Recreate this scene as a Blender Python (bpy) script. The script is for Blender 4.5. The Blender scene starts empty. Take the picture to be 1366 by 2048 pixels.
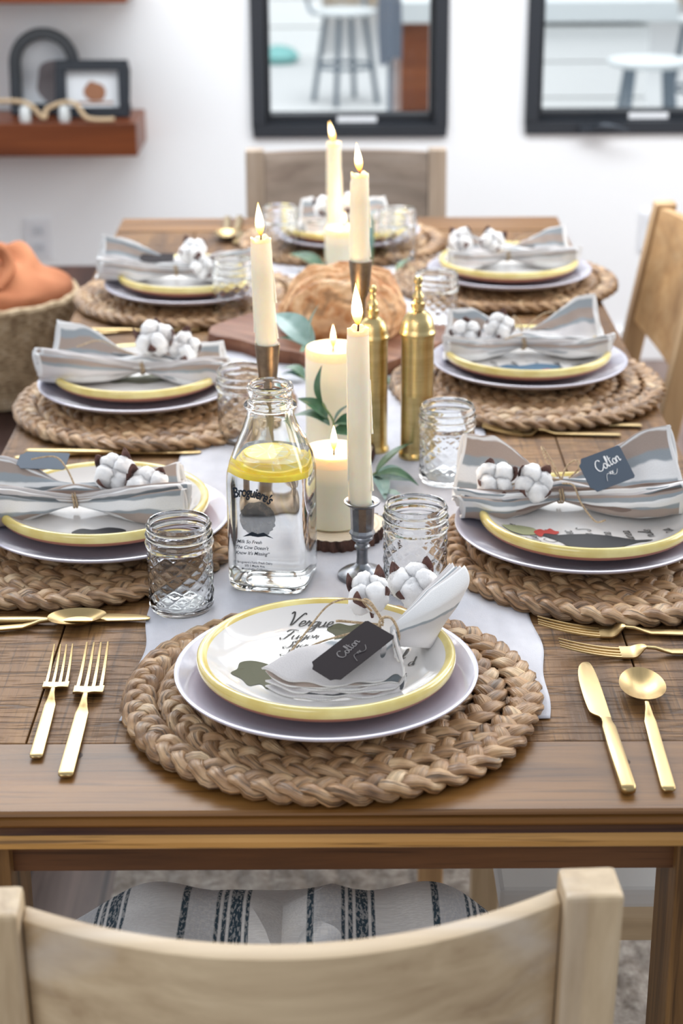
import bpy, bmesh, math, random
from math import sin, cos, pi, radians as R, sqrt, atan2, exp
from mathutils import Vector, Matrix, noise as NZ
sc = bpy.context.scene
COL = sc.collection
rnd = random.Random(7)

# ------------------------------------------------------------------ node helpers
def hexc(r, g, b):
    f = lambda c: ((c/255)/12.92 if c/255 <= .04045 else ((c/255+.055)/1.055)**2.4)
    return (f(r), f(g), f(b), 1)
class NT:
    def __init__(s, name):
        s.m = bpy.data.materials.new(name); s.m.use_nodes = True
        s.t = s.m.node_tree; s.b = s.t.nodes['Principled BSDF']; s.out = s.t.nodes['Material Output']
    def n(s, typ, ins=None, **kw):
        nd = s.t.nodes.new(typ)
        for k, v in kw.items(): setattr(nd, k, v)
        for k, v in (ins or {}).items():
            if isinstance(v, bpy.types.NodeSocket): s.t.links.new(v, nd.inputs[k])
            else: nd.inputs[k].default_value = v
        return nd
    def set(s, **kw):
        for k, v in kw.items():
            k = k.replace('_', ' ')
            if isinstance(v, bpy.types.NodeSocket): s.t.links.new(v, s.b.inputs[k])
            else: s.b.inputs[k].default_value = v
    def co(s, kind='Object', scale=(1,1,1), rot=(0,0,0), loc=(0,0,0)):
        tc = s.n('ShaderNodeTexCoord')
        return s.n('ShaderNodeMapping', {'Vector': tc.outputs[kind], 'Scale': scale, 'Rotation': rot, 'Location': loc}).outputs[0]
    def noise(s, v, scale=5, detail=3, rough=.5, dist=0):
        return s.n('ShaderNodeTexNoise', {'Vector': v, 'Scale': scale, 'Detail': detail, 'Roughness': rough, 'Distortion': dist}).outputs['Fac']
    def ramp(s, f, stops, interp='LINEAR'):
        nd = s.n('ShaderNodeValToRGB', {'Fac': f}); r = nd.color_ramp; r.interpolation = interp
        while len(r.elements) < len(stops): r.elements.new(.5)
        for e, (p, c) in zip(r.elements, stops): e.position = p; e.color = c if len(c) == 4 else (*c, 1)
        return nd.outputs['Color']
    def mix(s, f, a, b, mode='MIX'):
        nd = s.n('ShaderNodeMix', data_type='RGBA', blend_type=mode)
        for i, v in ((0, f), (6, a), (7, b)):
            if isinstance(v, bpy.types.NodeSocket): s.t.links.new(v, nd.inputs[i])
            else: nd.inputs[i].default_value = v
        return nd.outputs[2]
    def math(s, op, a, b=0.0, c=0.0):
        nd = s.n('ShaderNodeMath', operation=op)
        for i, v in enumerate((a, b, c)):
            if isinstance(v, bpy.types.NodeSocket): s.t.links.new(v, nd.inputs[i])
            else: nd.inputs[i].default_value = v
        return nd.outputs[0]
    def bump(s, h, strength=.3, dist=.002):
        s.set(Normal=s.n('ShaderNodeBump', {'Height': h, 'Strength': strength, 'Distance': dist}).outputs[0])
def g(v): return (v, v, v, 1)

def plain(name, col, rough=.5, metal=0, **kw):
    t = NT(name)
    if name.endswith('_print'): kw['Specular_IOR_Level'] = .15; rough = .6
    t.set(Base_Color=col)
    if 1: t.set(Base_Color=col, Roughness=rough, Metallic=metal, **kw); 
    v = t.co(); t.bump(t.noise(v, 60, 3), .06, .001)
    return t.m
def wood(name, dark, mid, light, axis='X', scale=1.0, rough=.5, pores=.5, saw=0.0, bumpy=.25):
    t = NT(name)
    L, S = 1.6*scale, 26*scale
    sca = (L, S, S) if axis == 'X' else ((S, L, S) if axis == 'Y' else (S, S, L))
    v = t.co(scale=sca)
    n1 = t.noise(v, 1.0, 6, .62, .6)
    v2 = t.co(scale=tuple(a*.35 for a in sca), loc=(3, 7, 1))
    n2 = t.noise(v2, 1.0, 3, .5, 1.2)
    c = t.ramp(n1, [(.28, dark), (.5, mid), (.72, light)])
    c2 = t.ramp(n2, [(.3, g(.55)), (.65, g(1.15))])
    c = t.mix(.75, c, c2, 'MULTIPLY')
    v3 = t.co(scale=tuple(a*(9 if a > 10*scale else 5) for a in sca))
    n3 = t.noise(v3, 1.0, 2, .5)
    p = t.ramp(n3, [(.30, g(0)), (.43, g(1))])
    c = t.mix(t.math('MULTIPLY', t.math('SUBTRACT', 1.0, t.n('ShaderNodeRGBToBW', {'Color': p}).outputs[0]), pores), c, (dark[0]*.45, dark[1]*.45, dark[2]*.45, 1))
    h = t.math('ADD', t.math('MULTIPLY', n1, .5), t.math('MULTIPLY', n3, .5))
    if saw:
        ss = (14, 170, 1) if axis == 'Y' else (170, 14, 1)
        n4 = t.noise(t.co(scale=ss), 1.0, 2, .5, .8)
        k = t.ramp(n4, [(.36, g(0)), (.5, g(1))])
        kb = t.n('ShaderNodeRGBToBW', {'Color': k}).outputs[0]
        c = t.mix(t.math('MULTIPLY', t.math('SUBTRACT', 1.0, kb), saw), c, (dark[0]*.6, dark[1]*.6, dark[2]*.6, 1))
        h = t.math('ADD', h, t.math('MULTIPLY', kb, .6))
    t.set(Base_Color=c, Roughness=rough, Specular_IOR_Level=.35); t.bump(h, bumpy, .002)
    return t.m

M = {}
M['table_field'] = wood('table_field_oak', hexc(76,49,25), hexc(122,86,48), hexc(150,112,68), 'Y', 1.0, .55, .6, .65, .7)
M['table_end'] = wood('table_end_oak', hexc(76,47,20), hexc(120,81,38), hexc(146,103,54), 'X', 1.0, .42, .45, 0, .3)
M['table_edge'] = wood('table_edge_oak', hexc(120,82,38), hexc(178,134,76), hexc(204,160,98), 'X', 1.0, .45, .75, 0, .3)
M['table_groove'] = wood('table_groove_dark', hexc(44,26,22), hexc(66,42,34), hexc(110,78,50), 'X', 1.0, .6, .5)  # dark wood tone, also paints the shadow band in the edge groove
M['apron'] = wood('apron_oak', hexc(60,38,24), hexc(100,66,40), hexc(128,88,56), 'X', .9, .5, .5)
M['leg'] = wood('leg_oak', hexc(90,62,34), hexc(146,108,64), hexc(172,134,84), 'Z', 1.0, .5, .7)
def pale(name, ax):
    t = NT(name)
    sca = {'X': (3, 40, 40), 'Y': (40, 3, 40), 'Z': (40, 40, 3)}[ax]
    n1 = t.noise(t.co(scale=sca), 1, 6, .6, .4)
    n2 = t.noise(t.co(scale=tuple(a*.3 for a in sca), loc=(5, 2, 2)), 1, 4, .6, .8)
    c = t.ramp(n1, [(.3, hexc(178,154,122)), (.55, hexc(208,186,152)), (.75, hexc(226,207,176))])
    w = t.ramp(n2, [(.5, g(0)), (.72, g(.55))])
    c = t.mix(w, c, hexc(214,206,196))
    n4 = t.noise(t.co(), 6, 2)
    c = t.mix(.5, c, t.ramp(n4, [(.3, hexc(205,190,175)), (.7, g(1))]), 'MULTIPLY')
    t.set(Base_Color=c, Roughness=.5); t.bump(n1, .15, .001)
    return t.m
M['pale_x'] = pale('whitewashed_wood_x', 'X'); M['pale_z'] = pale('whitewashed_wood_z', 'Z'); M['pale_y'] = pale('whitewashed_wood_y', 'Y')
M['tan_y'] = wood('tan_chair_wood_y', hexc(158,118,76), hexc(190,150,104), hexc(206,170,126), 'Y', .8, .5, .1)
M['tan_z'] = wood('tan_chair_wood_z', hexc(158,122,84), hexc(190,154,112), hexc(208,176,134), 'Z', .8, .5, .1)
M['grey_x'] = wood('greyed_chair_wood_x', hexc(128,112,100), hexc(154,138,124), hexc(172,158,146), 'X', .8, .5, .1)
M['grey_z'] = wood('greyed_chair_wood_z', hexc(132,114,98), hexc(160,142,124), hexc(176,160,144), 'Z', .8, .5, .1)
M['shelf'] = wood('shelf_walnut', hexc(84,40,20), hexc(118,62,32), hexc(140,80,44), 'X', .5, .35, .15)
M['dark_wood'] = wood('dark_bench_wood', hexc(40,24,20), hexc(66,44,38), hexc(90,62,54), 'Y', .8, .5, .3)
M['board'] = wood('walnut_board', hexc(88,52,36), hexc(128,84,62), hexc(160,116,90), 'X', 1.6, .5, .2)
def bark():
    t = NT('bark'); v = t.co(scale=(1, 1, .25)); n = t.noise(v, 90, 4, .6)
    t.set(Base_Color=t.ramp(n, [(.35, hexc(50,32,26)), (.6, hexc(104,74,62)), (.8, hexc(140,108,92))]), Roughness=.9); t.bump(n, .9, .003); return t.m
M['bark'] = bark()
def rings():
    t = NT('slice_end_grain'); v = t.co()
    w = t.n('ShaderNodeTexWave', {'Vector': v, 'Scale': 60, 'Distortion': 2, 'Detail': 2}, wave_type='RINGS', rings_direction='Z').outputs['Fac']
    t.set(Base_Color=t.ramp(w, [(0, hexc(214,196,170)), (1, hexc(232,218,196))]), Roughness=.6); return t.m
M['slice'] = rings()
def paint():
    t = NT('white_wall_paint'); n = t.noise(t.co(), 120, 3)
    t.set(Base_Color=hexc(238,240,242), Roughness=.8); t.bump(n, .08, .001); return t.m
M['wall'] = paint()
M['trim'] = plain('white_trim', hexc(240,241,243), .5)
def floor():
    t = NT('dark_plank_floor')
    v = t.co(scale=(1/.12, 1, 1)); 
    br = t.n('ShaderNodeTexBrick', {'Vector': t.co(rot=(0, 0, pi/2)), 'Scale': 1, 'Mortar Size': .004, 'Brick Width': 1.2, 'Row Height': .12, 'Color1': g(.75), 'Color2': g(1.1), 'Mortar': g(.25)})
    n = t.noise(t.co(scale=(30, 2, 1)), 1, 5, .6, .5)
    c = t.ramp(n, [(.3, hexc(84,64,56)), (.7, hexc(134,112,102))])
    t.set(Base_Color=t.mix(1, c, br.outputs['Color'], 'MULTIPLY'), Roughness=.35); return t.m
M['floor'] = floor()
M['black'] = plain('black_window_frame', hexc(46,50,56), .35)
M['black2'] = plain('black_window_sash', hexc(34,38,44), .3)
M['frame_black'] = plain('black_picture_frame', hexc(28,34,42), .25)
def ceramic(name, c, rough=.12):
    t = NT(name); t.set(Base_Color=c, Roughness=rough, Coat_Weight=.4, Coat_Roughness=.05)
    n = t.noise(t.co(), 14, 2); t.bump(n, .03, .002); return t.m
M['china'] = ceramic('lilac_white_china', hexc(194,192,206))
M['china_in'] = ceramic('cream_white_glaze', hexc(222,219,216))
def yel():
    t = NT('butter_yellow_glaze'); n = t.noise(t.co(), 25, 3)
    t.set(Base_Color=t.ramp(n, [(.3, hexc(206,180,92)), (.7, hexc(234,220,148))]), Roughness=.15, Coat_Weight=.4); return t.m
M['yellow'] = yel()
M['terra'] = ceramic('terracotta_underside', hexc(176,112,84), .3)
def braidm():
    t = NT('braided_rush')
    uv = t.n('ShaderNodeUVMap').outputs[0]
    mp = t.n('ShaderNodeMapping', {'Vector': uv, 'Scale': (1.6, 11, 1)}).outputs[0]
    n = t.noise(mp, 1, 4, .65, .5)
    mp2 = t.n('ShaderNodeMapping', {'Vector': uv, 'Scale': (3.1, 1.0, 1)}).outputs[0]
    n2 = t.noise(mp2, 1, 2, .5)
    c = t.ramp(n2, [(.28, hexc(104,72,44)), (.45, hexc(158,120,82)), (.58, hexc(188,152,112)), (.72, hexc(222,192,152))])
    c2 = t.ramp(n, [(.36, g(.16)), (.43, g(.70)), (.52, g(1.0)), (.70, g(1.3))])
    n5 = t.noise(t.co(), 9, 2)
    c = t.mix(.8, c, c2, 'MULTIPLY'); c = t.mix(.5, c, t.ramp(n5, [(.35, g(.7)), (.65, g(1.1))]), 'MULTIPLY')
    t.set(Base_Color=c, Roughness=.42, Specular_IOR_Level=.55)
    t.bump(n, 1.0, .0024); return t.m
M['braid'] = braidm()
def gold(name, c, rough, br=True):
    t = NT(name)
    n = t.noise(t.co(scale=(1, 1, 60) if not br else (200, 12, 40)), 3, 3)
    t.set(Base_Color=c, Metallic=1, Roughness=t.math('MULTIPLY_ADD', n, .16, rough - .08)); return t.m
M['gold'] = gold('brushed_gold', hexc(176,152,108), .32)
def brass():
    t = NT('aged_brass')
    n = t.noise(t.co(scale=(12, 12, 90)), 1, 5, .65)
    n2 = t.noise(t.co(), 30, 4, .6)
    c = t.mix(n2, t.ramp(n, [(.3, hexc(160,132,76)), (.7, hexc(218,200,148))]), hexc(202,182,132))
    t.set(Base_Color=c, Metallic=1, Roughness=.3); t.bump(n, .15, .0006); return t.m
M['brass'] = brass()
def pew(name, a, b, ro):
    t = NT(name); n = t.noise(t.co(), 50, 4, .6)
    t.set(Base_Color=t.ramp(n, [(.3, a), (.7, b)]), Metallic=1, Roughness=ro); t.bump(n, .1, .0006); return t.m
M['pewter'] = pew('pewter', hexc(120,122,128), hexc(168,170,174), .28)
M['bronze'] = pew('brown_bronze', hexc(110,96,82), hexc(156,138,118), .4)
def wax():
    t = NT('ivory_wax'); n = t.noise(t.co(), 18, 3)
    t.set(Base_Color=t.ramp(n, [(.3, hexc(240,232,206)), (.7, hexc(246,241,220))]), Roughness=.45)
    t.set(Subsurface_Weight=.6, Subsurface_Radius=(.02, .012, .006), Subsurface_Scale=.6)
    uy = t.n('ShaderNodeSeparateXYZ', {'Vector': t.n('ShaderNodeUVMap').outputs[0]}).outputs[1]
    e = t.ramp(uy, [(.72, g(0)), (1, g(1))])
    t.set(Emission_Color=hexc(255,196,128), Emission_Strength=t.math('MULTIPLY', e, .26))  # emission stands in for flame light glowing through the upper wax
    t.bump(t.noise(t.co(), 70, 3), .08, .001); return t.m
M['wax'] = wax()
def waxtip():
    t = NT('glowing_wax_top'); t.set(Base_Color=hexc(255,232,190), Roughness=.3, Emission_Color=hexc(255,200,140), Emission_Strength=.30, Subsurface_Weight=.6, Subsurface_Radius=(.02, .01, .005), Subsurface_Scale=.6); return t.m  # the flame's glow is put into the wax top as emission
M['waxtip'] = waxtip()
M['wick'] = plain('burnt_wick', hexc(40,28,22), .9)
def flame():
    t = NT('candle_flame')
    gz = t.n('ShaderNodeSeparateXYZ', {'Vector': t.co()}).outputs[2]
    f = t.math('MULTIPLY', gz, 1/.036)
    c = t.ramp(f, [(0, hexc(255,120,40)), (.25, hexc(255,190,90)), (.55, hexc(255,240,200)), (1, hexc(255,200,110))])
    s = t.ramp(f, [(0, g(.25)), (.25, g(.75)), (.6, g(1)), (1, g(.7))])
    t.set(Base_Color=g(0), Roughness=1, Emission_Color=c, Specular_IOR_Level=0)
    t.set(Emission_Strength=t.math('MULTIPLY', s, 9.0)); return t.m
M['flame'] = flame()
def glassm(name, c, ior=1.45, rough=0):
    t = NT(name); t.set(Base_Color=c, Roughness=rough, IOR=ior, Transmission_Weight=1.0); return t.m
M['glass'] = glassm('clear_glass', (.985,.995,.99,1))
M['water'] = glassm('water', (.985,.995,1,1), 1.33)
def thin(name='window_glass'):
    t = NT(name)
    tr = t.n('ShaderNodeBsdfTransparent', {'Color': (.97, .99, 1, 1)}); gl = t.n('ShaderNodeBsdfGlossy', {'Roughness': .01})
    fr = t.n('ShaderNodeFresnel', {'IOR': 1.3})
    mx = t.n('ShaderNodeMixShader', {0: fr.outputs[0], 1: tr.outputs[0], 2: gl.outputs[0]})
    t.t.links.new(mx.outputs[0], t.out.inputs[0]); return t.m
M['pane'] = thin()
def leafm():
    t = NT('sage_green_leaf')
    bf = t.n('ShaderNodeNewGeometry').outputs['Backfacing']; n = t.noise(t.co(), 40, 3)
    c = t.ramp(n, [(.3, hexc(44,80,56)), (.7, hexc(84,122,92))])
    t.set(Base_Color=t.mix(bf, c, hexc(140,168,160)), Roughness=.38); return t.m
M['leaf'] = leafm()
def leafp():
    t = NT('pale_grey_green_leaf'); n = t.noise(t.co(), 40, 3)
    t.set(Base_Color=t.ramp(n, [(.3, hexc(104,140,132)), (.7, hexc(150,178,174))]), Roughness=.4); return t.m
M['leaf_pale'] = leafp()
M['stem'] = plain('green_stem', hexc(120,138,90), .6)
def bread():
    t = NT('bread_crust'); v = t.co()
    n = t.noise(v, 22, 5, .62, .4); n2 = t.noise(v, 90, 3)
    c = t.ramp(n, [(.28, hexc(140,82,42)), (.44, hexc(192,130,78)), (.58, hexc(214,164,114)), (.74, hexc(240,210,176))])
    wv = t.n('ShaderNodeTexWave', {'Vector': t.co(rot=(0, 0, .15)), 'Scale': 13, 'Distortion': 5, 'Detail': 4, 'Detail Scale': 3}, bands_direction='Y').outputs['Fac']
    k = t.ramp(wv, [(.6, g(0)), (.85, g(.4))]); c = t.mix(k, c, hexc(236,200,156)); k2 = t.ramp(wv, [(.05, g(.55)), (.3, g(1))]); c = t.mix(.8, c, k2, 'MULTIPLY')
    t.set(Base_Color=c, Roughness=.6); t.bump(t.math('ADD', n, t.math('MULTIPLY', n2, .3)), .9, .006); return t.m
M['bread'] = bread()
M['score'] = plain('bread_score', hexc(120,70,36), .8)
M['flour'] = plain('bread_flour', hexc(232,204,170), .8)
def cotton():
    t = NT('cotton_fibre'); n = t.noise(t.co(), 160, 4, .7)
    t.set(Base_Color=hexc(253,252,252), Roughness=.95, Sheen_Weight=.6, Subsurface_Weight=.8, Subsurface_Radius=(.02, .02, .02), Subsurface_Scale=1.0)
    t.bump(n, .5, .002); return t.m
M['cotton'] = cotton()
M['seed'] = plain('dark_seed', hexc(70,48,40), .7)
def husk():
    t = NT('dried_husk'); n = t.noise(t.co(), 60, 4, .6)
    t.set(Base_Color=t.ramp(n, [(.3, hexc(62,38,36)), (.55, hexc(100,66,58)), (.8, hexc(150,118,98))]), Roughness=.6); t.bump(n, .4, .001); return t.m
M['husk'] = husk()
def twine():
    t = NT('jute_twine'); n = t.noise(t.co(), 500, 2)
    t.set(Base_Color=t.ramp(n, [(.3, hexc(150,124,94)), (.7, hexc(206,184,152))]), Roughness=.9); t.bump(n, .8, .001); return t.m
M['twine'] = twine()
def linen(name, stops, warm=1.0):
    t = NT(name)
    uv = t.n('ShaderNodeUVMap').outputs[0]
    sp = t.n('ShaderNodeSeparateXYZ', {'Vector': uv})
    n0 = t.noise(uv, 8, 2)
    f = t.math('FRACT', t.math('MULTIPLY_ADD', t.math('SUBTRACT', n0, .5), .05, t.math('MULTIPLY', sp.outputs[1], warm)))
    c = t.ramp(f, stops, 'LINEAR')
    wv = t.n('ShaderNodeMapping', {'Vector': uv, 'Scale': (420, 380, 1)}).outputs[0]
    n = t.noise(wv, 1, 2)
    c = t.mix(.55, c, t.ramp(n, [(.3, g(.72)), (.7, g(1.12))]), 'MULTIPLY')
    # hem at both cut ends
    e = t.math('ABSOLUTE', t.math('MULTIPLY_ADD', sp.outputs[0], 2.0, -1.0))
    c = t.mix(t.math('GREATER_THAN', e, .965), c, hexc(226,226,226))
    t.set(Base_Color=c, Roughness=.9, Sheen_Weight=.2); t.bump(n, .5, .0006); return t.m
def bands(seq):
    """[(width, colour)] -> soft edged stops"""
    tot = sum(w for w, _ in seq); p = 0; out = []
    for w, c in seq:
        a = p/tot; b = (p + w)/tot; e = .005
        out += [(min(a + e, 1), c), (max(b - e, 0), c)]; p += w
    return out
LG, BG, SL, TP, WH = hexc(206,202,202), hexc(150,158,164), hexc(106,112,116), hexc(166,150,140), hexc(232,232,232)
DB = hexc(132,112,102)
M['hem'] = linen('linen_hem', [(0, hexc(214,212,210)), (1, hexc(220,218,216))])
M['linen'] = linen('striped_linen', warm=1.45, stops=bands([(1.2,WH),(.8,LG),(1.4,SL),(2.6,DB),(.5,TP),(1.8,LG),(1.2,BG),(1.6,WH),(1.0,SL),(1.6,TP),(.6,WH),(1.6,TP),(1.0,BG),(1.6,WH),(.8,BG),(1.8,TP)]))
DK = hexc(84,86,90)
M['linen_shade'] = linen('striped_linen_shade', bands([(1,DK),(1,DB),(.6,LG),(1,SL),(.7,TP),(1.2,DB),(.5,WH),(1,DK),(1,LG),(1,DB)]))  # striped inner layers, darkened to paint the shade between the folds
M['linen_p'] = linen('pale_linen', bands([(5,LG),(.5,BG),(3,WH),(.4,BG),(4,LG),(1.2,BG),(3,WH),(.4,TP),(3,LG)]))
M['linen_w'] = linen('striped_linen_light', warm=1.45, stops=bands([(2,LG),(.7,BG),(2.2,WH),(.4,BG),(1.5,LG),(1,TP),(1.6,WH),(.6,SL),(1.2,DB),(.6,LG),(1.4,WH),(.9,BG),(1.2,TP),(.5,BG),(1.6,LG),(2,WH)]))
def runner():
    t = NT('pale_linen_runner')
    n = t.noise(t.co(scale=(1, .6, 1)), 14, 4, .6); w = t.noise(t.co(scale=(700, 700, 1)), 1, 1)
    w2 = t.n('ShaderNodeTexWave', {'Vector': t.co(), 'Scale': 12, 'Distortion': 1.0, 'Detail': 2}, bands_direction='X').outputs['Fac']
    c = t.ramp(n, [(.3, hexc(180,180,188)), (.7, hexc(212,212,218))]); c = t.mix(.15, c, t.ramp(w2, [(0, g(.8)), (1, g(1.1))]), 'MULTIPLY')
    t.set(Base_Color=c, Roughness=.9); t.bump(t.math('ADD', n, t.math('MULTIPLY', w, .15)), .4, .004); return t.m
M['runner'] = runner()
M['tag'] = plain('slate_blue_card', hexc(54,70,88), .55)
M['tag_dark'] = plain('dark_card', hexc(40,34,37), .7, Specular_IOR_Level=.15)
M['faint'] = plain('faint_pencil', hexc(120,116,116), .7)
M['chalk'] = plain('white_ink', hexc(236,236,236), .7)
M['ink'] = plain('dark_ink', hexc(54,52,50), .6)
M['olive'] = plain('olive_print', hexc(92,92,72), .35)
M['charcoal'] = plain('charcoal_print', hexc(60,60,62), .35)
M['red'] = plain('red_print', hexc(176,66,58), .35)
M['redbrown'] = plain('red_brown_print', hexc(150,96,84), .35)
M['mossy'] = plain('moss_print', hexc(150,152,118), .35)
M['bluep'] = plain('blue_print', hexc(70,98,120), .35)
M['bprint'] = plain('bottle_print', hexc(40,48,58), .5)
def vig():
    t = NT('bottle_picture_print'); n = t.noise(t.co(), 90, 4, .6, .5)
    t.set(Base_Color=t.ramp(n, [(.3, hexc(34,42,50)), (.55, hexc(70,78,84)), (.75, hexc(120,110,104))]), Roughness=.6, Alpha=.72); return t.m
M['vignette'] = vig()
def lemon(name, flesh):
    t = NT(name)
    if flesh:
        v = t.co(); s = t.n('ShaderNodeSeparateXYZ', {'Vector': v}); a = t.math('ARCTAN2', s.outputs[1], s.outputs[0])
        w = t.math('ABSOLUTE', t.math('SINE', t.math('MULTIPLY', a, 4.5)))
        c = t.ramp(w, [(.0, hexc(250,246,214)), (.25, hexc(240,226,120)), (1, hexc(244,226,110))])
    else:
        n = t.noise(t.co(), 80, 2); c = t.ramp(n, [(.3, hexc(236,200,20)), (.7, hexc(250,226,50))])
    t.set(Base_Color=c, Roughness=.3, Subsurface_Weight=.3, Subsurface_Radius=(.01, .01, .004), Subsurface_Scale=.5, Emission_Color=c, Emission_Strength=.35 if not flesh else .12); return t.m  # weak emission brightens the lemon inside the bottle, in place of light
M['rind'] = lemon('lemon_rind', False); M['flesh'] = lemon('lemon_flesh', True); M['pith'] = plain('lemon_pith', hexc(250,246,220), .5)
def bask():
    t = NT('woven_basket'); n = t.noise(t.co(scale=(1, 1, .5)), 60, 4, .6)
    t.set(Base_Color=t.ramp(n, [(.3, hexc(150,124,94)), (.55, hexc(204,180,146)), (.8, hexc(230,214,188))]), Roughness=.8); t.bump(n, .6, .004); return t.m
M['basket'] = bask()
def rust():
    t = NT('rust_cloth'); n = t.noise(t.co(), 300, 2); n2 = t.noise(t.co(), 8, 2)
    t.set(Base_Color=t.mix(.5, t.ramp(n2, [(.3, hexc(160,94,60)), (.7, hexc(206,138,98))]), t.ramp(n, [(.3, g(.8)), (.7, g(1.1))]), 'MULTIPLY'), Roughness=.95); t.bump(n, .5, .002); return t.m
M['rust'] = rust()
def rug():
    t = NT('chunky_rug'); n = t.noise(t.co(), 55, 4, .7)
    t.set(Base_Color=t.ramp(n, [(.3, hexc(112,102,94)), (.55, hexc(164,156,148)), (.75, hexc(200,194,186))]), Roughness=.95); t.bump(n, .8, .005); return t.m
M['rug'] = rug()
def pillowm():
    t = NT('striped_pillow_fabric')
    v = t.co(); x = t.n('ShaderNodeSeparateXYZ', {'Vector': v}).outputs[0]
    f = t.math('FRACT', t.math('MULTIPLY', x, 1/.112))
    D, Wt, Gy = hexc(58,80,96), hexc(244,245,246), hexc(222,226,232)
    c = t.ramp(f, bands([(2.0,Wt),(.55,D),(2.2,Gy),(.3,D),(.25,Wt),(.35,D),(.25,Wt),(1.0,D),(.25,Wt),(.3,D),(2.6,Wt)]))
    n = t.noise(t.co(scale=(500, 160, 160)), 1, 2); sl = t.noise(t.co(scale=(40, 900, 900)), 1, 2)
    k = t.ramp(n, [(.42, g(0)), (.52, g(1))])
    c2 = t.mix(k, t.mix(.45, c, Wt), c)
    c2 = t.mix(.3, c2, t.ramp(sl, [(.4, g(.75)), (.6, g(1.1))]), 'MULTIPLY')
    t.set(Base_Color=c2, Roughness=.9); t.bump(sl, .4, .001); return t.m
M['pillow'] = pillowm()
M['seat_white'] = plain('white_woven_seat', hexc(222,222,220), .9)
M['plastic'] = plain('white_plastic', hexc(228,230,234), .4)
M['plastic_sh'] = plain('outlet_side', hexc(212,216,222), .5)
M['slot'] = plain('slot_dark', hexc(120,124,130), .5)
M['paper'] = plain('grey_paper', hexc(206,210,214), .8)
M['picbrown'] = plain('brown_picture', hexc(140,96,70), .8)
M['picgrey'] = plain('grey_picture', hexc(118,112,114), .8)
M['patio'] = plain('patio_concrete', hexc(196,197,196), .8)
M['siding'] = plain('white_siding', hexc(230,230,228), .7)
M['concrete'] = plain('pale_concrete', hexc(196,200,200), .7)
M['fence'] = wood('weathered_fence', hexc(180,160,136), hexc(206,190,168), hexc(222,210,194), 'Z', .4, .8, .1)
M['steel'] = plain('grey_steel', hexc(112,124,134), .35, .6)
M['coat'] = plain('grey_cover', hexc(96,104,116), .8)
M['teal'] = plain('teal_plastic', hexc(120,176,172), .5)
M['blue'] = plain('blue_plastic', hexc(110,130,220), .5)
M['hose'] = plain('dark_metal', hexc(64,70,78), .35, .5)

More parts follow.
